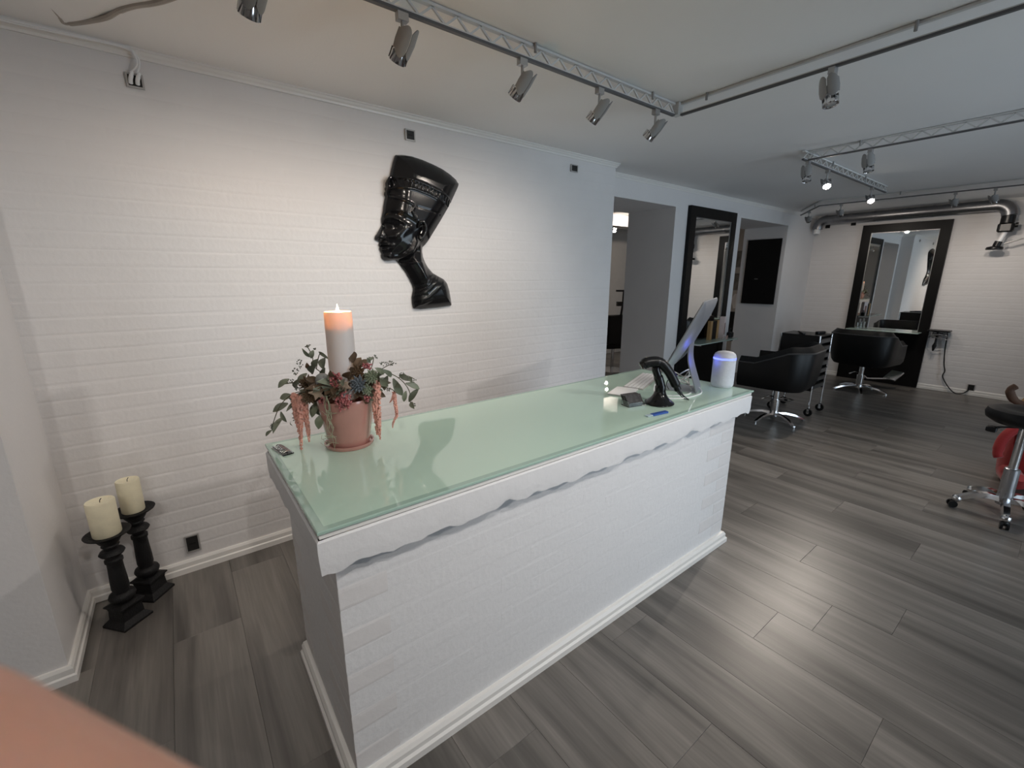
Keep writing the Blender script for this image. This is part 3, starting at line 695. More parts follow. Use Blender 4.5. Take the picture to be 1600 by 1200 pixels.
AIR = mat('pale_air_plant', (0.33, 0.33, 0.22), .6, var=.2)
for k in range(9):
    pts = [(640 + rl.uniform(-15, 15), 690)]
    for v in (780, 870, 960, 1040, 1130): pts.append((640 + (v - 690) * .11 + rl.uniform(-26, 26), v + rl.uniform(-20, 20)))
    MB().tube(bez([fl_(u, v, .112 - .00004 * (v - 690)) for u, v in pts[:rl.randint(3, 6)]], 6), .0008, 5).build('air_plant_tendril', AIR, fa)
for k in range(14):
    u, v = 640 + rl.uniform(-10, 45), rl.choice([830, 1000, 1040, 1080])
    MB().tube(bez([fl_(u, v, .105), fl_(u + rl.uniform(-60, 60), v + rl.uniform(-25, 25), .11), fl_(u + rl.uniform(-90, 90), v + rl.uniform(-30, 30), .105)], 5), .0007, 5).build('air_plant_tendril', AIR, fa)
def star(c, R, rot, w):
    pts = [(math.cos(rot + PI * k / 5) * (R if k % 2 == 0 else R * .45), math.sin(rot + PI * k / 5) * (R if k % 2 == 0 else R * .45)) for k in range(10)]
    o = fl_(*c, w); M = Matrix.Translation(o) @ Matrix(((SA, 0, -CA, 0), (-CA, 0, -SA, 0), (0, 1, 0, 0), (0, 0, 0, 1))) @ Matrix.Rotation(.35, 4, 'X')
    MB().prism(pts, -.003, .003, M).build('wooden_star', WOODS, fa)
star((568, 672), .031, PI / 2 + .2, .105); star((775, 612), .026, PI / 2 + .5, .095)
def rosette(c, w, R, m, n=34):
    mb = MB(); o = fl_(*c, w)
    for k in range(n):
        t = k / n; a = k * 2.4; el = .25 + 1.25 * (1 - t)
        d = Vector((-CA, -SA, .2)).normalized(); X, Y, _ = frame_of(d)
        v = (X * math.cos(a) + Y * math.sin(a)) * math.cos(el) + d * math.sin(el)
        mb.tube([o + v * R * .25, o + v * R * .7, o + v * R * (1 + .1 * t)], [.004, .0055, .0006], 5)
    tag(mb.build('thistle_head', m, fa, smooth=True), kind='stuff')
rosette((868, 600), .07, .036, SUCC); rosette((950, 540), .05, .030, LEAFP); rosette((935, 640), .07, .024, LEAFP, 24); rosette((700, 670), .09, .028, LEAFB, 24)
rosette((820, 500), .02, .034, LEAFB); rosette((440, 590), .04, .032, LEAFB); rosette((480, 700), .07, .03, LEAFB)
MB().ball(fl_(578, 568, .07), .026, 18, 12).build('bauble', mat('pearl_grey_bauble', (.30, .31, .30), .2, .3, var=.1), fa, smooth=True)

# ------------------------------------------------------------------ small things on the counter
def T(loc, rz): return Matrix.Translation(loc) @ Matrix.Rotation(rz, 4, 'Z')
ZC = .980
ac = thing('ribbed_clip', 'small clear ribbed plastic clip at the left end of the glass top', 'clip', (.243, 1.708, ZC), math.radians(-80))
MB().rbox((-.058, -.020, .0005), (.058, .020, .005), .006).build('plate', GLASS, ac)
for k in range(8): MB().tube([(-.048 + k * .013, -.015, .007), (-.048 + k * .013, 0, .012), (-.048 + k * .013, .015, .007)], .0016, 6).build('rib', CHROME, ac)
MB().cyl((-.055, 0, .007), (.05, 0, .007), .0018, n=8).build('spine', BLACKP, ac)

# all-in-one computer
th = math.radians(22); tl = math.radians(25)
ic = thing('desktop_computer', 'slim silver all-in-one computer seen from behind, tilted back on its stand', 'computer', (2.23, 1.40, ZC), th)
Mi = Matrix.Translation((0, 0, .128)) @ Matrix.Rotation(tl, 4, 'X')   # local x = width, z = up the panel, -y = back
ALU = mat('anodised_aluminium', (0.44, 0.46, 0.50), 0.36, 0.75, var=0.02)
WI, HI = .264, .418
b = MB(); n = 12; rings = []
for j, (yy, ins) in enumerate(((0.006, .0), (0.0, .0), (-.008, .012), (-.018, .05), (-.026, .11), (-.030, .17))):
    ring = []
    rr = .012
    for cx, cz, a0 in ((WI - rr, HI - rr, 0), (-WI + rr, HI - rr, PI/2), (-WI + rr, rr, PI), (WI - rr, rr, 1.5*PI)):
        for k in range(4):
            a = a0 + PI / 2 * k / 3; px_, pz_ = cx + rr * math.cos(a), cz + rr * math.sin(a)
            f_ = 1 - ins / .264
            ring.append(Mi @ Vector((px_ * f_, yy, HI/2 + (pz_ - HI/2) * (1 - ins / .23 * .9))))
    rings.append(ring)
shell_ = MB().loft(rings).build('back_shell', ALU, ic, smooth=True)
MB().box((-WI + .006, .0062, .085), (WI - .006, .0085, HI - .006), Mi).build('screen', mat('dark_screen_glass', (.01, .01, .012), .08, var=.1), shell_)
MB().box((-WI + .002, .0062, .002), (WI - .002, .0082, .083), Mi).build('chin', ALU, ic)
a_ = Mi @ Vector((0, -.026, .17)); 
s_ = MB(); prof = [(a_.y, a_.z, .0), (-.135, .20, 0), (-.150, .09, 0), (-.168, .012, 0), (-.160, .004, 0), (-.03, .004, 0), (.02, .003, 0)]
pp = bez([(0, y, z) for y, z, _ in [(a_.y, a_.z + .004, 0), (-.100, .170, 0), (-.150, .02, 0), (-.148, .006, 0), (-.13, .0045, 0), (.03, .0035, 0)]], 7)
rings = []
for i, p in enumerate(pp):
    d = (pp[min(i+1, len(pp)-1)] - pp[max(i-1, 0)]).normalized(); nrm = Vector((0, -d.z, d.y)); hw = .082; tk = .0032
    rings.append([p + Vector((-hw, 0, 0)) + nrm * tk, p + Vector((hw, 0, 0)) + nrm * tk, p + Vector((hw, 0, 0)) - nrm * tk, p + Vector((-hw, 0, 0)) - nrm * tk])
s_.loft(rings).build('stand', ALU, ic, smooth=True)

# keyboard with keys
def quad_frame(o, ex, ey):
    o, ex, ey = Vector(o), Vector(ex) - Vector(o), Vector(ey) - Vector(o); a = math.atan2(ex.y, ex.x); return o, a, ex.length, ey.length
kr = math.radians(22)
kb = thing('keyboard', 'slim white computer keyboard in front of the computer', 'keyboard', (2.225, 1.585, ZC), kr)
MB().rbox((-.215, -.060, .0005), (.215, .060, .008), .008).build('case', mat('keyboard_case', (.42, .40, .38), .5, var=.03), kb)
KEY = MB().loft([[(-.0105, -.0088, .008), (.0105, -.0088, .008), (.0105, .0088, .008), (-.0105, .0088, .008)], [(-.0100, -.0083, .0105), (.0100, -.0083, .0105), (.0100, .0083, .0105), (-.0100, .0083, .0105)]]).mesh('key', WHITEP)
SPACE = MB().loft([[(-.06, -.0088, .008), (.06, -.0088, .008), (.06, .0088, .008), (-.06, .0088, .008)], [(-.0595, -.0083, .0105), (.0595, -.0083, .0105), (.0595, .0083, .0105), (-.0595, .0083, .0105)]]).mesh('key', WHITEP)
for rI in range(5):
    for c in range(17):
        if rI == 4 and 4 <= c <= 8: continue
        put('key', KEY, kb, (-.200 + c * .025, .0445 - rI * .0222, 0))
put('key', SPACE, kb, (-.200 + 6 * .025, .0445 - 4 * .0222, 0))
tp = thing('trackpad', 'white square trackpad at the near end of the keyboard', 'trackpad', (1.918, 1.488, ZC), kr)
MB().rbox((-.092, -.062, .0005), (.092, .062, .007), .010).build('case', mat('trackpad_side_aluminium', (.6, .6, .6), .35, .6, var=.02), tp)
MB().rbox((-.0915, -.0615, .007), (.0915, .0615, .0085), .010).build('surface', WHITEP, tp)

# barcode scanner on goose stand
bsn = thing('barcode_scanner', 'black handheld barcode scanner hanging on its curved stand', 'scanner', (1.885, 1.235, ZC))
MB().lathe([(.068, 0), (.073, .005), (.069, .012), (.054, .022), (.040, .036), (.030, .054), (.025, .072)], n=28).build('stand_base', BLACKG, bsn, smooth=True)
RX, RY = SA, -CA      # to the right as seen from the room
def bs(u, z, w=0): return (u * RX - w * CA, u * RY - w * SA, z)
MB().tube(bez([bs(.0, .055), bs(-.002, .10), bs(-.018, .145), bs(-.030, .175), bs(-.030, .19)], 6), [.027]*6 + [.023]*6 + [.020]*6 + [.020]*7, 14).build('stand_neck', BLACKG, bsn, smooth=True)
MB().tube(bez([bs(-.100, .193), bs(-.088, .205), bs(-.070, .214), bs(-.030, .216), bs(.0, .205), bs(.040, .160), bs(.072, .105), bs(.090, .072)], 6), [.018] + [.025]*5 + [.028]*6 + [.027]*8 + [.025]*8 + [.0235]*10 + [.017]*5, 14).build('scanner_body', BLACKP, bsn, smooth=True)
MB().tube(bez([bs(-.101, .194), bs(-.106, .191)], 2), [.017, .016, .016], 14).build('scanner_window', mat('scanner_red_window', (.05, .008, .008), .1, var=.1), bsn, smooth=True)
MB().tube(bez([bs(.088, .076), bs(.105, .055), bs(.125, .036)], 6), [.0075]*8 + [.0045]*5, 10).build('strain_relief', BLACKP, bsn, smooth=True)
tag(MB().tube(bez([(1.985, 1.159, ZC + .036), (2.03, 1.16, ZC + .012), (2.07, 1.22, ZC + .006), (2.06, 1.27, ZC + .05), (2.06, 1.30, ZC + .09), (2.10, 1.34, ZC + .05), (2.16, 1.36, ZC + .007)], 8), .0026, 6).build('scanner_cord', BLACKP, smooth=True),
    'thin black cord from the barcode scanner to the computer', 'cord')

ch = thing('card_holder', 'clear acrylic holder with dark cards on the counter edge', 'card holder', (1.762, 1.297, ZC), math.radians(-12))
MB().box((-.055, -.028, .0005), (.055, .028, .004)).box((-.055, -.028, .004), (.055, -.025, .022)).box((-.055, -.025, .004), (-.052, .028, .03)).box((.052, -.025, .004), (.055, .028, .03)).build('holder', GLASS, ch)
CARD = mat('dark_printed_card', (.06, .055, .055), .25, var=.5, vscale=50)
for k in range(5):
    Mc = Matrix.Translation((rl.uniform(-.002, .002), -.016 + k * .008, .005)) @ Matrix.Rotation(-.62 + rl.uniform(-.03, .03), 4, 'X')
    MB().box((-.048, -.0012, 0), (.048, .0012, .056), Mc).build('card', CARD, ch)
us = thing('usb_stick', 'flat blue usb stick lying near the counter front edge', 'usb stick', (1.717, 1.132, ZC), math.radians(-7))
MB().rbox((-.035, -.013, .0005), (.068, .013, .008), .006).build('body', mat('blue_plastic', (.03, .09, .36), .3, var=.1), us)
MB().rbox((-.068, -.011, .001), (-.035, .011, .007), .003).build('clear_cap', mat('pale_blue_clear_plastic', (.45, .55, .62), .15, var=.05), us)

sp = thing('smart_speaker', 'white fabric cylinder speaker with glowing blue ring', 'speaker', (2.552, 1.262, ZC))
sp.location = (2.492, 1.228, ZC)
FAB = mat('white_speaker_fabric', (.66, .67, .72), .8, bump=.25, bscale=420, var=.05, vscale=60)
RS = .061
MB().lathe([(RS*.84, .0005), (RS*.95, .008), (RS, .022), (RS, .164)], n=40).build('fabric_body', FAB, sp, smooth=True)
MB().lathe([(RS*1.002, .164), (RS*1.004, .166), (RS*1.002, .1725), (RS*.995, .1735)], n=40).build('light_ring', mat('blue_light_ring', (.02, .05, .5), .4, emit=(.10, .13, 1.0), estr=2.6, var=.01), sp, smooth=True)
MB().lathe([(RS*.995, .1735), (RS*.97, .184), (RS*.88, .196), (RS*.70, .204), (RS*.4, .209), (RS*.05, .210)], n=40).build('top_cap', mat('white_matte_plastic', (.66, .66, .70), .6, var=.02), sp, smooth=True)
pl = bpy.data.lights.new('ring_glow', 'POINT'); pl.energy = .06; pl.color = (.12, .16, 1.0); pl.shadow_soft_size = .02
po = bpy.data.objects.new('ring_glow', pl); COL.objects.link(po); po.parent = sp; po.location = (-.095, .03, .168)

for lab, pts in (('white cable arching low in front of the computer stand', [(2.06, 1.37, .09), (2.02, 1.36, .02), (2.04, 1.30, .004), (2.13, 1.24, .004), (2.24, 1.27, .004), (2.30, 1.33, .03), (2.29, 1.37, .05)]),
                 ('white cable hanging from the back of the computer panel', [(2.10, 1.39, .135), (2.15, 1.34, .09), (2.21, 1.31, .05), (2.28, 1.31, .03), (2.33, 1.36, .06), (2.36, 1.40, .02)]),
                 ('white cable coiled behind the computer stand', [(2.14, 1.41, .13), (2.20, 1.35, .10), (2.27, 1.34, .07), (2.33, 1.35, .09), (2.38, 1.38, .05), (2.33, 1.42, .02), (2.27, 1.38, .05)]),
                 ('white cable running flat along the glass beside the speaker', [(1.99, 1.26, .004), (2.06, 1.21, .004), (2.16, 1.20, .004), (2.26, 1.22, .004), (2.33, 1.29, .02), (2.38, 1.34, .05)]),
                 ('thin white cable loop beside the speaker base', [(2.30, 1.40, .06), (2.38, 1.38, .09), (2.44, 1.38, .06), (2.40, 1.42, .02), (2.34, 1.40, .03)])):
    tag(MB().tube(bez([(x, y, ZC + z) for x, y, z in pts], 8), .0036, 6).build('white_cable', WHITEP, smooth=True), lab, 'cable', 'cables behind the computer')

# ------------------------------------------------------------------ track lighting
ZT = 2.515
def truss(mb, a, b, up=.058, cell=.105):
    a, b = Vector(a), Vector(b); d = (b - a).normalized(); s = Vector((-d.y, d.x, 0)); L = (b - a).length
    M = Matrix((( d.x, s.x, 0, a.x), (d.y, s.y, 0, a.y), (0, 0, 1, a.z), (0, 0, 0, 1)))
    return M, L
def track(name, label, a, b, clips, cell=.105, zig=True):
    t = thing(name, label, 'light track', a, 0, 'ceiling light tracks')
    M, L = truss(None, (0, 0, 0), (b[0] - a[0], b[1] - a[1], 0))
    MB().box((0, -.009, 0), (L, .009, .010), M).build('lower_rail', RAILD, t)
    MB().box((0, -.010, .010), (L, .010, .014), M).build('rail_cap', RAIL, t)
    MB().box((0, -.010, .058), (L, .010, .068), M).build('upper_rail', RAIL, t)
    if zig:
        n = int(L / cell); c = L / n
        STR = {}
        for i in range(n):
            for p, q in ((i * c, (i + .5) * c), ((i + .5) * c, (i + 1) * c)):
                z0, z1 = (.014, .058) if p == i * c else (.058, .014)
                v = [(p - .006, -.004, z0), (p + .006, -.004, z0), (p + .006, .004, z0), (p - .006, .004, z0)]
                w = [(q - .006, -.004, z1), (q + .006, -.004, z1), (q + .006, .004, z1), (q - .006, .004, z1)]
                MB().loft([[M @ Vector(x) for x in v], [M @ Vector(x) for x in w]]).build('strut', RAIL, t)
    for s_ in clips:
        MB().cyl(M @ Vector((s_, -.016, .034)), M @ Vector((s_, -.016, .071)), .0065, n=10).build('hanger', GREYP, t, smooth=True)
    return t
def lamp(label, pos, aim, watts=0, lit=False, turn=None, grp='track spotlights', sscale=1.0, size=120, color=WARM):
    """pos = point on the rail underside, aim = world point the bulb faces"""
    pos = Vector(pos); t = thing('track_spotlight', label, 'spotlight', pos, 0, grp)
    MB().box((-.020, -.013, -.026), (.020, .013, 0)).build('adapter', STEEL, t)
    MB().cyl((0, 0, -.080), (0, 0, -.026), .0065, n=10).build('stem', STEEL, t, smooth=True)
    c = Vector((0, 0, -.092)); d = (Vector(aim) - (pos + c)).normalized()
    X, Y, Z = frame_of(d)   # Z points where the bulb faces
    R = Matrix((( X.x, Y.x, Z.x, c.x), (X.y, Y.y, Z.y, c.y), (X.z, Y.z, Z.z, c.z), (0, 0, 0, 1)))
    for sgn in (-1, 1):     # two curved shells wrapped around the back of the bulb
        gi, go, n = [], [], 9
        rows = []
        for i in range(n):
            q = i / (n - 1); ang = sgn * (.04 + 1.25 * q); zm = .030 + .020 * math.sin(PI * min(1, q * 1.15) ** .8)
            rows.append([R @ Vector((math.sin(ang) * rr_, -math.cos(ang) * rr_ + .006, zz)) for rr_, zz in ((.041, -zm - .014), (.043, -.008), (.040, zm - .010), (.037, zm - .010), (.040, -.008), (.038, -zm - .014))])
        MB().loft(rows).build('wing', GREYP, t, smooth=True)
    MB().lathe([(.010, -.030), (.016, -.022), (.016, .008), (.014, .014)], n=16, M=R).build('socket_neck', GREYP, t, smooth=True)
    BULB = CHROME
    rf = MB().lathe([(.012, .010), (.022, .026), (.030, .056), (.031, .064), (.0285, .064), (.022, .050), (.006, .044)], n=20, M=R).build('reflector', BULB, t, smooth=True)
    for k in range(10):
        a = 2 * PI * k / 10
        MB().box((.019, -.002, .026), (.033, .002, .063), R @ Matrix.Rotation(a, 4, 'Z') @ Matrix.Rotation(0, 4, 'Y')).build('fin', BULB, rf)
    m = mat('bulb_lens_lit', (1, .95, .85), .3, emit=(1, .91, .78), estr=60, var=.01) if lit else mat('bulb_lens', (.6, .6, .6), .1, .6, var=.03)
    MB().lathe([(.026, .0595), (.0285, .0605), (.016, .0635), (.002, .0645)], n=16, M=R).build('lens', m, rf, smooth=True)
    if watts: spot('spot_beam', t, pos + c + d * .072, aim, watts, size=size, rad=.022 * sscale, color=color)
    return t
YT, XT = 1.684, 2.505
track('light_track', 'long lattice light track running parallel to the brick wall', (-.75, YT, ZT), (XT - .03, YT, ZT), (0.55, 2.155, 2.998))
track('light_track', 'plain light track crossing the room beyond the corner connector', (XT, YT - .03, ZT), (XT, YF + .1, ZT), (.16, 1.03, 2.2), zig=False)
tag(MB().box((XT - .03, YT - .03, ZT + .004), (XT + .012, YT + .012, ZT + .07)).build('track_connector', RAIL), 'white corner block joining the two nearest light tracks', 'connector')
lamp('spotlight cut off by the top edge, leftmost on the near track', (.32, YT, ZT), (.05, YB, 1.1), SPOT_W)
lamp('largest spotlight on the near track, left of the relief', (.795, YT, ZT), (.58, YB, 1.25), SPOT_W)
lamp('second spotlight in view on the near track, right of the relief', (1.345, YT, ZT), (1.05, YB, 1.25), SPOT_W * .95)
lamp('third spotlight in view on the near track', (1.839, YT, ZT), (1.60, YB, 1.25), SPOT_W)
lamp('spotlight nearest the white corner connector', (2.306, YT, ZT), (2.08, YB, 1.2), SPOT_W * .75)
lamp('lone spotlight on the track crossing the room', (XT, .90, ZT), (2.2, .4, .3), 0)
YE = -.32
NEUT = (1.0, .95, .90)
lamp('added unseen spotlight on the entrance-side track, brightening the counter end', (-1.3, YE, ZT), (.25, 1.5, .45), 22, size=80, color=(1.0, .95, .90))  # added lamp out of view, brightens the counter's left end face
track('light_track', 'assumed unseen light track over the entrance side of the room', (-1.6, YE, ZT), (XT - .02, YE, ZT), (.6, 2.2, 3.4))  # assumed track behind the camera, added to carry the unseen lamps
lamp('assumed unseen spotlight of the entrance-side track aimed at the counter front, left', (.25, YE, ZT), (.7, 1.13, .65), 26, size=95, color=NEUT)  # assumed lamp out of view, added to cast the shadow under the counter lip
lamp('assumed unseen spotlight of the entrance-side track aimed at the counter front, right', (1.35, YE, ZT), (1.5, 1.13, .65), 24, size=95, color=NEUT)  # second assumed lamp behind the camera, same lip shadow farther along
lamp('added unseen spotlight on the entrance-side track, brightening the left corner', (-.75, YE, ZT), (-.95, 2.2, 1.25), 20, size=75, color=NEUT)  # invented lamp behind the camera, lifts the left wall face
lamp('assumed unseen spotlight at the street end of the track crossing the room', (XT, -.98, ZT), (1.4, 1.13, .75), 55, size=85, color=NEUT)  # assumed lamp out of view, added for the second edge of the lip shadow
X3, Y3 = 4.22, 1.605
track('light_track', 'white light track over the stool area with wavy lattice', (X3, Y3, ZT), (X3, YF + .1, ZT), (.35, 1.2, 2.2))
track('light_track', 'short spur track with two lit spotlights', (X3 - .08, Y3, ZT - .004), (6.42, Y3, ZT - .004), (.6, 1.5), zig=True, cell=.13)
lamp('unlit spotlight under the corner of the spur track', (X3, Y3 - .012, ZT - .004), (3.9, 1.3, 1.0), 0)
lamp('unlit spotlight hanging from the white track right of the spur', (X3, 1.19, ZT), (4.0, .9, 1.0), 0)
lamp('lit glowing spotlight on the spur track, the nearer one', (4.69, Y3, ZT - .004), (3.0, .55, .1), 46, lit=True, size=110)
lamp('lit glowing spotlight on the spur track, the farther one', (5.94, Y3, ZT - .004), (4.0, .5, .1), 50, lit=True, size=110)
X4 = 7.02
x4 = lambda y: X4 - .08 + .28 * (2.40 - y) / (2.40 - YF - .1)
track('light_track', 'light track in front of the silver duct', (X4 - .08, 2.40, ZT), (X4 + .2, YF + .1, ZT), (.8, 2.0), zig=False)
track('light_track', 'short end piece of track reaching toward the rear wall', (X4 - .08, 2.41, ZT), (7.75, 2.92, ZT), (.3,), zig=False)
lamp('small lit spotlight below the duct-side track, left of the tall mirror', (x4(2.17), 2.17, ZT), (8.66, 2.3, 1.3), 16, sscale=1.2)
lamp('dark spotlight above the end of the duct elbow, by the rear wall', (7.35, 2.668, ZT), (8.6, 2.9, 1.5), 0)
lamp('spotlight in front of the duct, left of the two right ones', (x4(1.13), 1.13, ZT), (8.66, 1.0, 1.2), 17, sscale=1.2)
lamp('spotlight in front of the duct, beside the right duct elbow', (x4(.83), .83, ZT), (8.66, .45, 1.1), 17, sscale=1.2)

# ------------------------------------------------------------------ duct on the far wall
DX = 8.50; DZ = 2.495; DR = .070
dt = thing('ventilation_duct', 'round silver ventilation duct along the top of the far wall', 'duct', (DX, 1.8, DZ))
MB().cyl((0, 1.02, 0), (0, -.86, 0), DR, n=28).build('straight_pipe', DUCT, dt, smooth=True)
for y in (1.02, .4, -.25, -.84): MB().cyl((0, y + .012, 0), (0, y - .012, 0), DR + .004, n=28).build('collar', DUCT, dt, smooth=True)
def arc(y0, s): return [(0, y0 + s * .13 * math.sin(a), -.13 + .13 * math.cos(a)) for a in [PI / 2 * k / 8 for k in range(9)]]
MB().tube(arc(1.0, 1), DR + .003, 20).build('elbow', DUCT, dt, smooth=True)
MB().tube(arc(-.84, -1), DR + .003, 20).build('elbow', DUCT, dt, smooth=True)
MB().cyl((0, 1.13, -.13), (0, 1.13, -.20), .045, n=18).build('pipe_stub', WHITEP, dt, smooth=True)
ea = thing('extraction_arm', 'black jointed extraction arm with round hood below the duct elbow', 'extraction arm', (DX, .83, 2.362))
MB().cyl((0, 0, 0), (0, 0, -.09), .066, n=20).build('rubber_sleeve', BLACKP, ea, smooth=True)
MB().rbox((-.06, -.075, -.20), (.06, .075, -.09), .03).build('joint_block', BLACKP, ea)
MB().cyl((0, -.075, -.12), (0, -.10, -.12), .03, n=14).build('joint_knob', BLACKP, ea, smooth=True)
MB().cyl((0, .0, -.20), (-.01, .035, -.33), .026, n=14).build('tube_arm', WHITEP, ea, smooth=True)
MB().cyl((-.01, .03, -.31), (-.012, .045, -.37), .038, n=14).build('hood_neck', BLACKP, ea, smooth=True)
MB().lathe([(.03, 0), (.075, -.012), (.082, -.03), (.078, -.045), (.02, -.047)], c=(-.012, .055, -.365), n=24).build('hood', BLACKP, ea, smooth=True)
MB().cyl((-.01, -.02, -.34), (-.05, -.95, -.02), .009, n=10).build('support_rod', STEEL, ea, smooth=True)
for lab, y, z in (('tiny black sensor on the far wall below the duct', 2.846, 2.413), ('tiny dark clip under the duct, left of the tall mirror', 2.50, 2.425)):
    o = thing('wall_sensor', lab, 'sensor', (XF - .004, y, z)); MB().box((-.03, -.03, -.025), (-.006, .03, .025)).build('housing', BLACKP, o); MB().box((-.006, -.02, -.015), (0, .02, .015)).build('bracket', STEEL, o)

# ------------------------------------------------------------------ black framed mirrors with shelf
def mirror(label, loc, rz, W=1.01, Ht=2.385, foot=True):
    """local: x = width, -y faces the room, z up"""
    t = thing('styling_mirror', label, 'mirror', loc, rz, 'black framed salon mirrors')
    fw_, d = .118, .045; zs = .80; h = W / 2
    for nm, lo, hi in (('frame_stile', (-h, -d, 0), (-h + fw_, 0, Ht)), ('frame_stile', (h - fw_, -d, 0), (h, 0, Ht)), ('frame_rail', (-h + fw_, -d, Ht - fw_), (h - fw_, 0, Ht)),
                       ('lower_panel', (-h + fw_, -d + .004, 0), (h - fw_, 0, zs))):
        MB().box(lo, hi).build(nm, BLACKM, t)
    MB().box((-h + fw_, -d + .012, zs), (h - fw_, -.004, Ht - fw_)).build('mirror_glass', MIRROR, t)
    MB().box((-h + fw_, -d + .006, zs + .003), (-h + fw_ + .008, -d + .014, Ht - fw_)).box((h - fw_ - .008, -d + .006, zs + .003), (h - fw_, -d + .014, Ht - fw_)).box((-h + fw_ + .008, -d + .006, Ht - fw_ - .008), (h - fw_ - .008, -d + .014, Ht - fw_)).build('mirror_bevel', STEEL, t)
    MB().rbox((-h + .07, -d - .24, zs + .012), (h - .07, -d, zs + .024), .02).build('glass_shelf', mat('shelf_glass', (.50, .62, .56), .04, spec=.7, var=.02), t)
    for x in (-h + .16, h - .16): MB().box((x - .012, -d - .20, zs - .01), (x + .012, -d, zs + .012)).build('shelf_bracket', CHROME, t)
    return t
mirror('tall black framed mirror on the far wall behind a styling chair', (XF - .001, 1.857, 0), -PI / 2)
mirror('black framed mirror on the rear wall behind the computer', (5.415, YR - .001, 0), 0, W=1.07, Ht=2.41)

# things on the mirror shelves
SZ = .825
o = thing('tumbler', 'small clear tumbler on the far mirror shelf', 'glass', (8.58, 2.16, SZ)); MB().lathe([(.030, 0), (.036, .09), (.033, .09), (.027, .006), (.004, .006)], n=16).build('cup', GLASS, o, smooth=True); MB().lathe([(.012, .02), (.012, .14), (.004, .15)], n=10).build('brush', STEEL, o)
o = thing('product_box', 'white and pink product box standing on the rear mirror shelf', 'box', (5.72, 2.90, SZ), .3)
MB().box((-.055, -.03, 0), (.055, .03, .28)).build('carton', mat('white_pink_carton', (.75, .62, .60), .5, var=.1), o); MB().box((-.03, -.0315, .05), (.025, -.030, .20)).build('printed_panel', mat('brown_print', (.25, .12, .09), .5, var=.4, vscale=30), o)
o = thing('wooden_stand', 'light wooden display stand with dark middle on the rear mirror shelf', 'stand', (5.50, 2.91, SZ), .1)
for x in (-.12, .08): MB().box((x, -.02, 0), (x + .06, .02, .24)).build('wood_side', mat('oak_wood', (.40, .24, .10), .5, var=.15, stretch=(1, 1, .2)), o)
MB().box((-.06, -.012, 0), (.08, .012, .235)).build('dark_panel', BLACKM, o)
o = thing('hair_straightener_pouch', 'black pouch at the right end of the rear mirror shelf', 'pouch', (5.87, 2.86, SZ)); MB().rbox((-.05, -.03, 0), (.05, .03, .07), .02).build('pouch', BLACKL, o); MB().tube(bez([(-.03, 0, .068), (-.015, 0, .11), (.015, 0, .11), (.03, 0, .068)], 5), .005, 6).build('loop', BLACKL, o, smooth=True)
o = thing('eyeglasses', 'pair of pale eyeglasses lying on the rear mirror shelf', 'eyeglasses', (5.60, 2.765, SZ), .3)
for x in (-.035, .035):
    MB().tube([(x + .028 * math.cos(a), 0, .028 + .024 * math.sin(a)) for a in [2 * PI * k / 14 for k in range(15)]], .003, 6, cap=False).build('rim', mat('pink_clear_frame', (.6, .42, .36), .2, var=.1), o, smooth=True)
    MB().tube([(x * 1.8, .0, .034), (x * 1.8, .045, .03), (x * 1.7, .07, .005)], .0022, 6).build('temple', MATS['pink_clear_frame'], o, smooth=True)
MB().tube([(-.008, 0, .034), (0, -.004, .038), (.008, 0, .034)], .0025, 6).build('bridge', MATS['pink_clear_frame'], o)

# dryer holder beside the far mirror
o = thing('hair_dryer_holder', 'black tray holder with hanging wire coil beside the far mirror', 'dryer holder', (XF - .03, 1.222, .86))
MB().rbox((-.20, -.115, 0), (0, .125, .022), .03).build('tray', BLACKP, o)
for k in range(4):
    a0 = k * .9
    MB().tube([(-.10 + (.055 + .012 * k) * math.cos(a), (.07 + .012 * k) * math.sin(a), -.025 - .022 * k + .012 * math.sin(a * 2 + a0)) for a in [2 * PI * j / 20 for j in range(21)]], .005, 6).build('wire_coil', CHROME if k % 2 else BLACKP, o, smooth=True)
MB().tube([(-.10, .02, 0), (-.10, .02, -.16), (-.10, .025, -.21), (-.10, .03, -.28)], [.012, .014, .026, .008], 10).build('dryer_nozzle', BLACKP, o, smooth=True)
tag(MB().tube(bez([(XF - .10, 1.15, .862), (XF - .06, 1.148, .80), (XF - .04, 1.14, .60), (XF - .04, 1.115, .40), (XF - .04, 1.09, .30), (XF - .04, 1.10, .22), (XF - .05, 1.03, .10), (XF - .07, .94, .014), (XF - .06, .86, .02), (XF - .03, .82, .06), (XF - .012, .80, .10)], 8), .007, 8).build('dryer_cord', BLACKP, smooth=True), 'black cord hanging from the dryer holder to the low socket', 'cord')

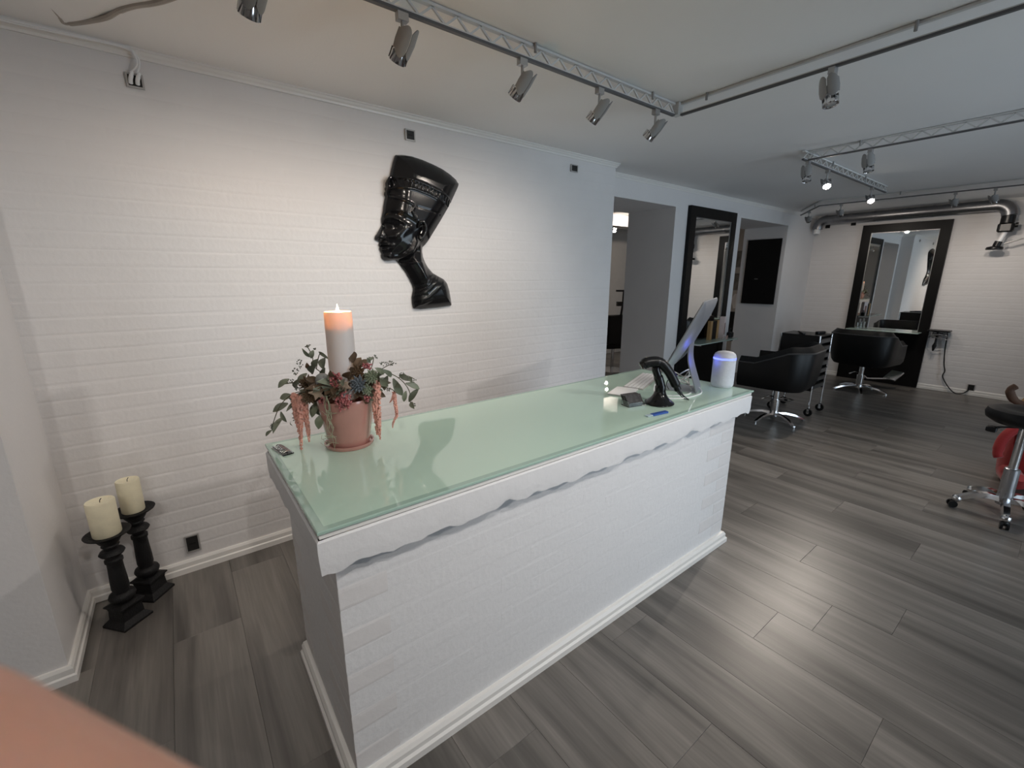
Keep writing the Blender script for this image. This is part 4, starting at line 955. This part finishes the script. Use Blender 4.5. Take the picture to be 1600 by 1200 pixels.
# ------------------------------------------------------------------ styling chairs
def chair(label, loc, rz, base_rot, foot):
    """local: faces +y"""
    t = thing('styling_chair', label, 'chair', loc, rz, 'black hydraulic styling chairs')
    W, D, rad, tk = .35, .33, .20, .080
    path = []
    path += [(-W, D), (-W, D * .5), (-W, 0)]
    n = 7
    for k in range(1, n + 1):
        a = PI + PI / 2 * k / n; path.append((-W + rad + rad * math.cos(a), -.12 + rad * math.sin(a)))
    path += [(-.07, -.12 - rad), (.07, -.12 - rad)]
    path += [(-x, y) for x, y in reversed(path[:n + 3])]
    P = [Vector((x, y)) for x, y in path]; rings = []; m = len(P)
    for i, p in enumerate(P):
        d = (P[min(i+1, m-1)] - P[max(i-1, 0)]).normalized(); nin = Vector((-d.y, d.x)); 
        back = max(0.0, min(1.0, (.20 - p.y) / .42)); back = back * back * (3 - 2 * back)
        zt_ = .745 + .155 * back; zb_ = .405; out = -nin * (.045 * back)
        def q(off, z, o=0): return Vector((p.x + nin.x * off + out.x * o, p.y + nin.y * off + out.y * o, z))
        rings.append([q(.035, zb_, 0), q(0.006, zb_ + .05, .1), q(0, zb_ + .14, .4), q(0, zt_ - .075, 1), q(.004, zt_ - .066, 1), q(tk * .72, zt_ - .004, 1), q(tk - .008, zt_ - .004, .9), q(tk, zt_ - .035, .8), q(tk + .012, .56, .3), q(tk + .01, zb_, 0)])
    MB().loft(rings).build('shell', BLACKL, t, smooth=True)
    MB().rbox((-W + .05, -.26, .42), (W - .05, D + .02, .54), .06).build('seat', BLACKL, t, smooth=True)
    MB().rbox((-.17, -.16, .375), (.17, .18, .415), .04).build('seat_plate', BLACKP, t)
    tr = [(i, r_) for i, r_ in enumerate(rings)]
    for sg in (0, 1):
        ln = [rings[k][4] + Vector((0, 0, .002)) for k in (range(0, 12) if sg == 0 else range(m - 12, m))]
        MB().tube(ln, .0075, 6).build('arm_piping', mat('dark_grey_piping', (.07, .07, .072), .3, var=.1), t, smooth=True)
    MB().cyl((0, 0, .05), (0, 0, .38), .030, n=20).build('gas_column', CHROME, t, smooth=True)
    MB().cyl((0, 0, .04), (0, 0, .24), .045, n=20).build('column_sleeve', CHROME, t, smooth=True)
    for k in range(5):
        a = base_rot + 2 * PI * k / 5; c, s = math.cos(a), math.sin(a)
        L = [(0.03, .075), (.12, .078), (.22, .058), (.30, .024), (.325, .012)]
        rg = []
        for i, (rr, z) in enumerate(L):
            w_ = .024 - .010 * i / 4; h_ = .012 - .003 * i / 4
            rg.append([(rr*c - w_*s, rr*s + w_*c, z - h_), (rr*c + w_*s, rr*s - w_*c, z - h_), (rr*c + w_*s*.8, rr*s - w_*c*.8, z + h_), (rr*c - w_*s*.8, rr*s + w_*c*.8, z + h_)])
        MB().loft(rg).build('base_arm', CHROME, t, smooth=True)
        MB().cyl((.315*c, .315*s, 0), (.315*c, .315*s, .014), .018, n=12).build('foot_pad', CHROME, t)
    f = foot
    d = Vector((math.cos(f[0]), math.sin(f[0]), 0)); s = Vector((-d.y, d.x, 0)); z = f[1]; L = f[2]; hw = f[3]
    if f[4] == 'loop':
        MB().tube([d*.04 + s*hw*.4 + Vector((0,0,z+.03)), d*(L*.5) + s*hw + Vector((0,0,z)), d*L + s*hw + Vector((0,0,z-.01)), d*(L+.03) + Vector((0,0,z-.01)), d*L - s*hw + Vector((0,0,z-.01)), d*(L*.5) - s*hw + Vector((0,0,z)), d*.04 - s*hw*.4 + Vector((0,0,z+.03))], .008, 8).build('footrest', CHROME, t, smooth=True)
    else:
        MB().tube([Vector((0,0,z+.10)), d*L*.2 + Vector((0,0,z+.02)), d*L + Vector((0,0,z))], .014, 8).build('footrest_bar', CHROME, t, smooth=True)
        M = Matrix.Translation(d*L + Vector((0,0,z))) @ Matrix.Rotation(f[0], 4, 'Z') @ Matrix.Rotation(-.7, 4, 'Y')
        MB().rbox((-.02, -hw, -.012), (.16, hw, .012), .01, M).build('footrest_plate', CHROME, t)
    MB().tube([Vector((0, 0, .27)), -d*.05 + s*.06 + Vector((0,0,.27)), -d*.07 + s*.12 + Vector((0,0,.23))], .009, 8).build('pump_lever', CHROME, t, smooth=True)
    return t
chair('black tub styling chair beside the drawer trolley, turned to the rear mirror', (5.37, 2.00, 0), math.radians(4), math.radians(20), (math.radians(-8), .20, .30, .055, 'loop'))
chair('black tub styling chair in front of the tall far mirror', (7.77, 1.83, 0), math.radians(-97), math.radians(10), (math.radians(68), .16, .50, .09, 'plate'))

# chair in the back room, seen through the doorway
bc = thing('back_room_chair', 'black wheeled chair in the back room seen through the doorway', 'chair', (6.05, 4.98, 0), math.radians(160))
MB().rbox((-.28, -.26, .42), (.28, .26, .53), .08).build('seat', BLACKL, bc, smooth=True)
MB().rbox((-.27, .22, .50), (.27, .30, 1.0), .03).build('backrest', BLACKL, bc, smooth=True)
for x in (-.31, .31): MB().rbox((x - .03, -.20, .52), (x + .03, .22, .70), .02).build('armrest', BLACKL, bc)
MB().cyl((0, 0, .06), (0, 0, .42), .03, n=14).build('column', CHROME, bc, smooth=True)
MB().lathe([(.27, 0), (.27, .012), (.20, .025), (.04, .06)], n=28).build('round_base', CHROME, bc, smooth=True)
MB().tube([(.05, .28, .95), (.05, .33, 1.18), (.05, .34, 1.40)], .018, 8).build('headrest_post', BLACKP, bc); MB().box((-.12, .31, 1.15), (.16, .37, 1.22)).build('neck_pad', BLACKL, bc); MB().box((-.12, .31, 1.38), (.18, .37, 1.41)).build('top_bar', BLACKP, bc)
lamp('lit spotlight in the back room seen through the doorway, upper one', (6.45, 5.40, H), (5.0, 4.3, 1.0), 14, lit=True, grp='back room spotlights')
lamp('lit spotlight in the back room seen through the doorway, lower one', (6.85, 5.75, H), (5.3, 4.5, 1.0), 12, lit=True, grp='back room spotlights')

lamp('added unseen spotlight brightening the end wall of the back room', (5.6, 4.3, H), (7.2, 6.2, 1.2), 45, grp='back room spotlights', size=130)  # extra lamp out of view, put in to brighten the back room wall
# board in the second opening
bd = thing('black_board', 'plain black rectangular board hung in the second wall opening', 'board', (7.634, 3.336, 1.69))
MB().box((-.022, -.255, -.505), (-.004, .255, .505)).build('panel', mat('matt_black_board', (.004, .004, .0045), .55, spec=.2, var=.2), bd)
MB().box((-.004, -.23, -.48), (0, .23, .48)).build('back_batten', BLACKM, bd)
MB().box((-.0235, .03, -.115), (-.022, .085, -.10)).build('small_patch', mat('grey_patch', (.12, .12, .12), .5, var=.2), bd)  # small grey rectangle on the board face
# prints and clothing on the end wall of the back room, glimpsed past the second opening
for lab, z, hgt in (('upper small grey framed print glimpsed beyond the second opening', 1.98, .34), ('lower small grey framed print glimpsed beyond the second opening', 1.52, .36)):
    o = thing('wall_print', lab, 'print', (9.498, 4.60, z))
    MB().box((-.02, -.14, -hgt / 2), (0, .14, hgt / 2)).build('frame', GREYP, o); MB().box((-.022, -.125, -hgt / 2 + .015), (-.02, .125, hgt / 2 - .015)).build('sheet', mat('grey_print', (.16, .15, .14), .5, var=.4, vscale=9), o)
for nm, lab, z, hgt, m in (('hanging_towel', 'white towel hanging on a hook beyond the second opening', 1.12, .30, WALL), ('hanging_coat', 'black coat hanging low beyond the second opening', .62, .56, BLACKL)):
    o = thing(nm, lab, 'towel' if m is WALL else 'coat', (9.46, 4.55, z)); rg = []
    for k in range(7):
        q = k / 6; w_ = (.06 if m is WALL else .13) + .05 * math.sin(PI * q)
        rg.append([Vector((.022 * math.sin(a) , w_ * math.cos(a) * (1 + .12 * math.sin(3 * a + k)), hgt / 2 * (1 - 2 * q))) for a in [2 * PI * j / 14 for j in range(14)]])
    MB().loft(rg).build('cloth', m, o, smooth=True)
    MB().cyl((.038, 0, hgt / 2 + .02), (-.01, 0, hgt / 2 - .01), .007, n=8).build('hook', STEEL, o)

# ------------------------------------------------------------------ drawer trolley
tr_ = thing('drawer_trolley', 'black drawer trolley on casters between the two styling chairs', 'trolley', (5.99, 2.005, 0), math.radians(0))
TX, TY, TH = .185, .205, .955
MB().box((-TX, -TY, .30), (-TX + .018, TY, TH - .015)).build('end_panel', BLACKP, tr_); MB().box((TX - .018, -TY, .30), (TX, TY, TH - .015)).build('end_panel', BLACKP, tr_)
MB().box((-TX + .018, TY - .012, .30), (TX - .018, TY, TH - .015)).build('back_panel', BLACKP, tr_)
MB().rbox((-TX - .008, -TY - .008, TH - .015), (TX + .008, TY + .008, TH), .02).build('top_tray', BLACKP, tr_)
for k in range(7):
    z = .31 + k * .09
    dw = MB().box((-TX + .022, -TY - .004, z + .012), (TX - .022, -TY + .30, z + .062)).build('drawer', mat('dark_drawer', (.05, .05, .052), .3, var=.1), tr_)
    MB().box((-TX + .022, -TY - .012, z + .058), (TX - .022, -TY - .002, z + .070)).build('drawer_lip', BLACKP, dw)
for x in (-TX, TX):
    for y in (-TY, TY):
        MB().cyl((x, y, .09), (x, y, TH), .009, n=10).build('post', CHROME, tr_, smooth=True)
        c = MB().cyl((x - .012, y, .045), (x + .012, y, .045), .045, n=18); c = c.build('caster_wheel', BLACKP, tr_, smooth=True)
        MB().cyl((x - .014, y, .045), (x + .014, y, .045), .016, n=12).build('caster_hub', CHROME, c, smooth=True)
        MB().box((x - .018, y - .012, .05), (x - .013, y + .012, .10)).box((x + .013, y - .012, .05), (x + .018, y + .012, .10)).box((x - .018, y - .012, .09), (x + .018, y + .012, .10)).build('caster_fork', CHROME, c)
o = thing('hair_brush', 'black hair brush lying on top of the trolley', 'brush', (5.90, 2.03, TH), .6); MB().rbox((-.10, -.022, .0005), (.02, .022, .022), .012).build('brush_head', BLACKP, o); MB().cyl((.015, 0, .012), (.12, 0, .012), .009, n=10).build('handle', BLACKP, o, smooth=True)
o = thing('hair_clipper', 'black hair clipper on the right edge of the trolley top', 'clipper', (6.05, 1.88, TH), -.3); MB().rbox((-.07, -.022, .0005), (.06, .022, .03), .012).build('body', BLACKP, o); MB().box((.06, -.018, .006), (.08, .018, .022)).build('blade', CHROME, o)

# ------------------------------------------------------------------ stool
so = thing('rolling_stool', 'black round saddle stool on a chrome five-caster base', 'stool', (4.362, .110, 0), 0)
MB().lathe([(.05, .650), (.15, .656), (.190, .684), (.198, .716), (.186, .748), (.145, .758), (.09, .746), (.03, .736), (.002, .735)], n=36).build('seat', BLACKL, so, smooth=True)
MB().cyl((0, 0, .34), (0, 0, .655), .023, n=18).build('gas_piston', CHROME, so, smooth=True)
MB().lathe([(.038, .08), (.040, .10), (.038, .34), (.032, .345)], n=20).build('column_sleeve', mat('grey_chrome', (.5, .5, .52), .25, .9, var=.04), so, smooth=True)
MB().tube([(0, 0, .635), (-.06, .10, .625), (-.08, .13, .615)], [.006, .006, .012], 8).build('lever_rod', BLACKP, so, smooth=True)
MB().rbox((-.115, .11, .590), (-.055, .165, .628), .012).build('lever_handle', BLACKP, so)
for k in range(5):
    a = math.radians(117 + 72 * k); c, s = math.cos(a), math.sin(a); rg = []
    for i, (rr, z) in enumerate([(.02, .115), (.08, .128), (.15, .118), (.21, .09), (.245, .066)]):
        w_ = .026 - .006 * i / 4; h_ = .017
        rg.append([(rr*c - w_*s, rr*s + w_*c, z - h_), (rr*c + w_*s, rr*s - w_*c, z - h_), (rr*c + w_*s*.7, rr*s - w_*c*.7, z + h_), (rr*c - w_*s*.7, rr*s + w_*c*.7, z + h_)])
    MB().loft(rg).build('base_arm', CHROME, so, smooth=True)
    MB().ball((.238*c, .238*s, .068), .028, 14, 10).build('arm_end', CHROME, so, smooth=True)
    for q in (-.012, .012):
        x, y = .255*c - q*s*1.2, .255*s + q*c*1.2
        MB().cyl((x - .007*-s*1, y - .007*c, .025), (x + .007*-s, y + .007*c, .025), .025, n=16).build('caster_wheel', BLACKP, so, smooth=True)
    MB().ball((.250*c, .250*s, .040), .020, 12, 8).build('caster_hood', BLACKP, so, smooth=True)

# ------------------------------------------------------------------ plush toy behind the stool
pt = thing('plush_toy', 'plush figure in a red outfit with pale heart, behind the stool', 'plush toy', (5.30, .085, 0), math.radians(20))
rg = []
for z, rx, ry in ((.0, .10, .09), (.04, .17, .14), (.16, .19, .15), (.30, .15, .13), (.42, .11, .10), (.50, .07, .07)):
    rg.append([(rx * math.cos(a), ry * math.sin(a), z) for a in [2 * PI * k / 18 for k in range(18)]])
MB().loft(rg).build('red_body', RED, pt, smooth=True)
MB().ball((0, 0, .60), .12, 18, 12, (1, 1, .95)).build('head', TANF, pt, smooth=True)
MB().tube(bez([(-.05, .10, .62), (-.05, .17, .66), (-.04, .20, .73), (-.04, .17, .77)], 6), [.024]*6 + [.028]*6 + [.024]*6 + [.014], 12).build('brown_ear', BROWNF, pt, smooth=True)
MB().tube(bez([(-.05, -.10, .62), (-.05, -.17, .66), (-.04, -.20, .73), (-.04, -.17, .77)], 6), [.024]*6 + [.028]*6 + [.024]*6 + [.014], 12).build('brown_ear', BROWNF, pt, smooth=True)
for s_ in (1, -1):
    MB().tube(bez([(-.03, s_*.08, .46), (-.08, s_*.17, .36), (-.12, s_*.20, .24), (-.14, s_*.19, .19)], 6), [.036]*6 + [.035]*6 + [.03]*6 + [.016], 12).build('arm', RED, pt, smooth=True)
    MB().tube([(-.08, s_*.09, .06), (-.25, s_*.12, .07), (-.36, s_*.13, .09), (-.38, s_*.13, .13)], [.075, .065, .06, .04], 14).build('leg', RED, pt, smooth=True)
MB().ball((-.125, .02, .34), .055, 14, 10, (.35, 1, 1.1)).build('heart_patch', PALEF, pt, smooth=True)
for s_ in (-1, 1): MB().ball((-.105, s_ * .04, .63), .012, 10, 8).build('eye', SOCKB, pt, smooth=True)
MB().ball((-.13, 0, .58), .04, 12, 8, (.8, 1, .8)).build('muzzle', TANF, pt, smooth=True)

# ------------------------------------------------------------------ photographer's finger close to the lens
fg = thing('finger', 'blurred pink fingertip close to the lens in the lower corner', 'finger')
Rr = Vector((SA, -CA, 0)); Hh = Vector((CA, SA, 0)); Dd = Hh * math.cos(TILT) - Vector((0, 0, math.sin(TILT))); Uu = Rr.cross(Dd)
def cs(x, y, dep): return Vector((0, 0, 1.6)) + Dd * dep + Rr * ((x - 800) / 681.6 * dep) - Uu * ((y - 600) / 681.6 * dep)
A_, B_ = cs(-520, 1060, .042), cs(560, 1582, .040)
fg.location = A_
ax = [(0, .0100), (.2, .0098), (.36, .0102), (.5, .0098), (.68, .0093), (.82, .0087), (.92, .0072), (.97, .0048), (1.0, .0012)]
pts = [A_ + (B_ - A_) * s - A_ - Dd * .0 for s, r_ in ax]
MB().tube(pts, [r_ for s, r_ in ax], 24).build('skin', SKIN, fg, smooth=True)
e1 = (B_ - A_).normalized(); nn = (Dd - e1 * Dd.dot(e1)).normalized(); tt = e1.cross(nn); c0 = (B_ - A_) * .86 + nn * .0062
Mn = Matrix(((e1.x, tt.x, nn.x, c0.x), (e1.y, tt.y, nn.y, c0.y), (e1.z, tt.z, nn.z, c0.z), (0, 0, 0, 1)))
MB().rbox((-.006, -.0055, 0), (.006, .0055, .0025), .004, Mn).build('nail', mat('finger_nail', (.6, .36, .30), .3, var=.05), fg)
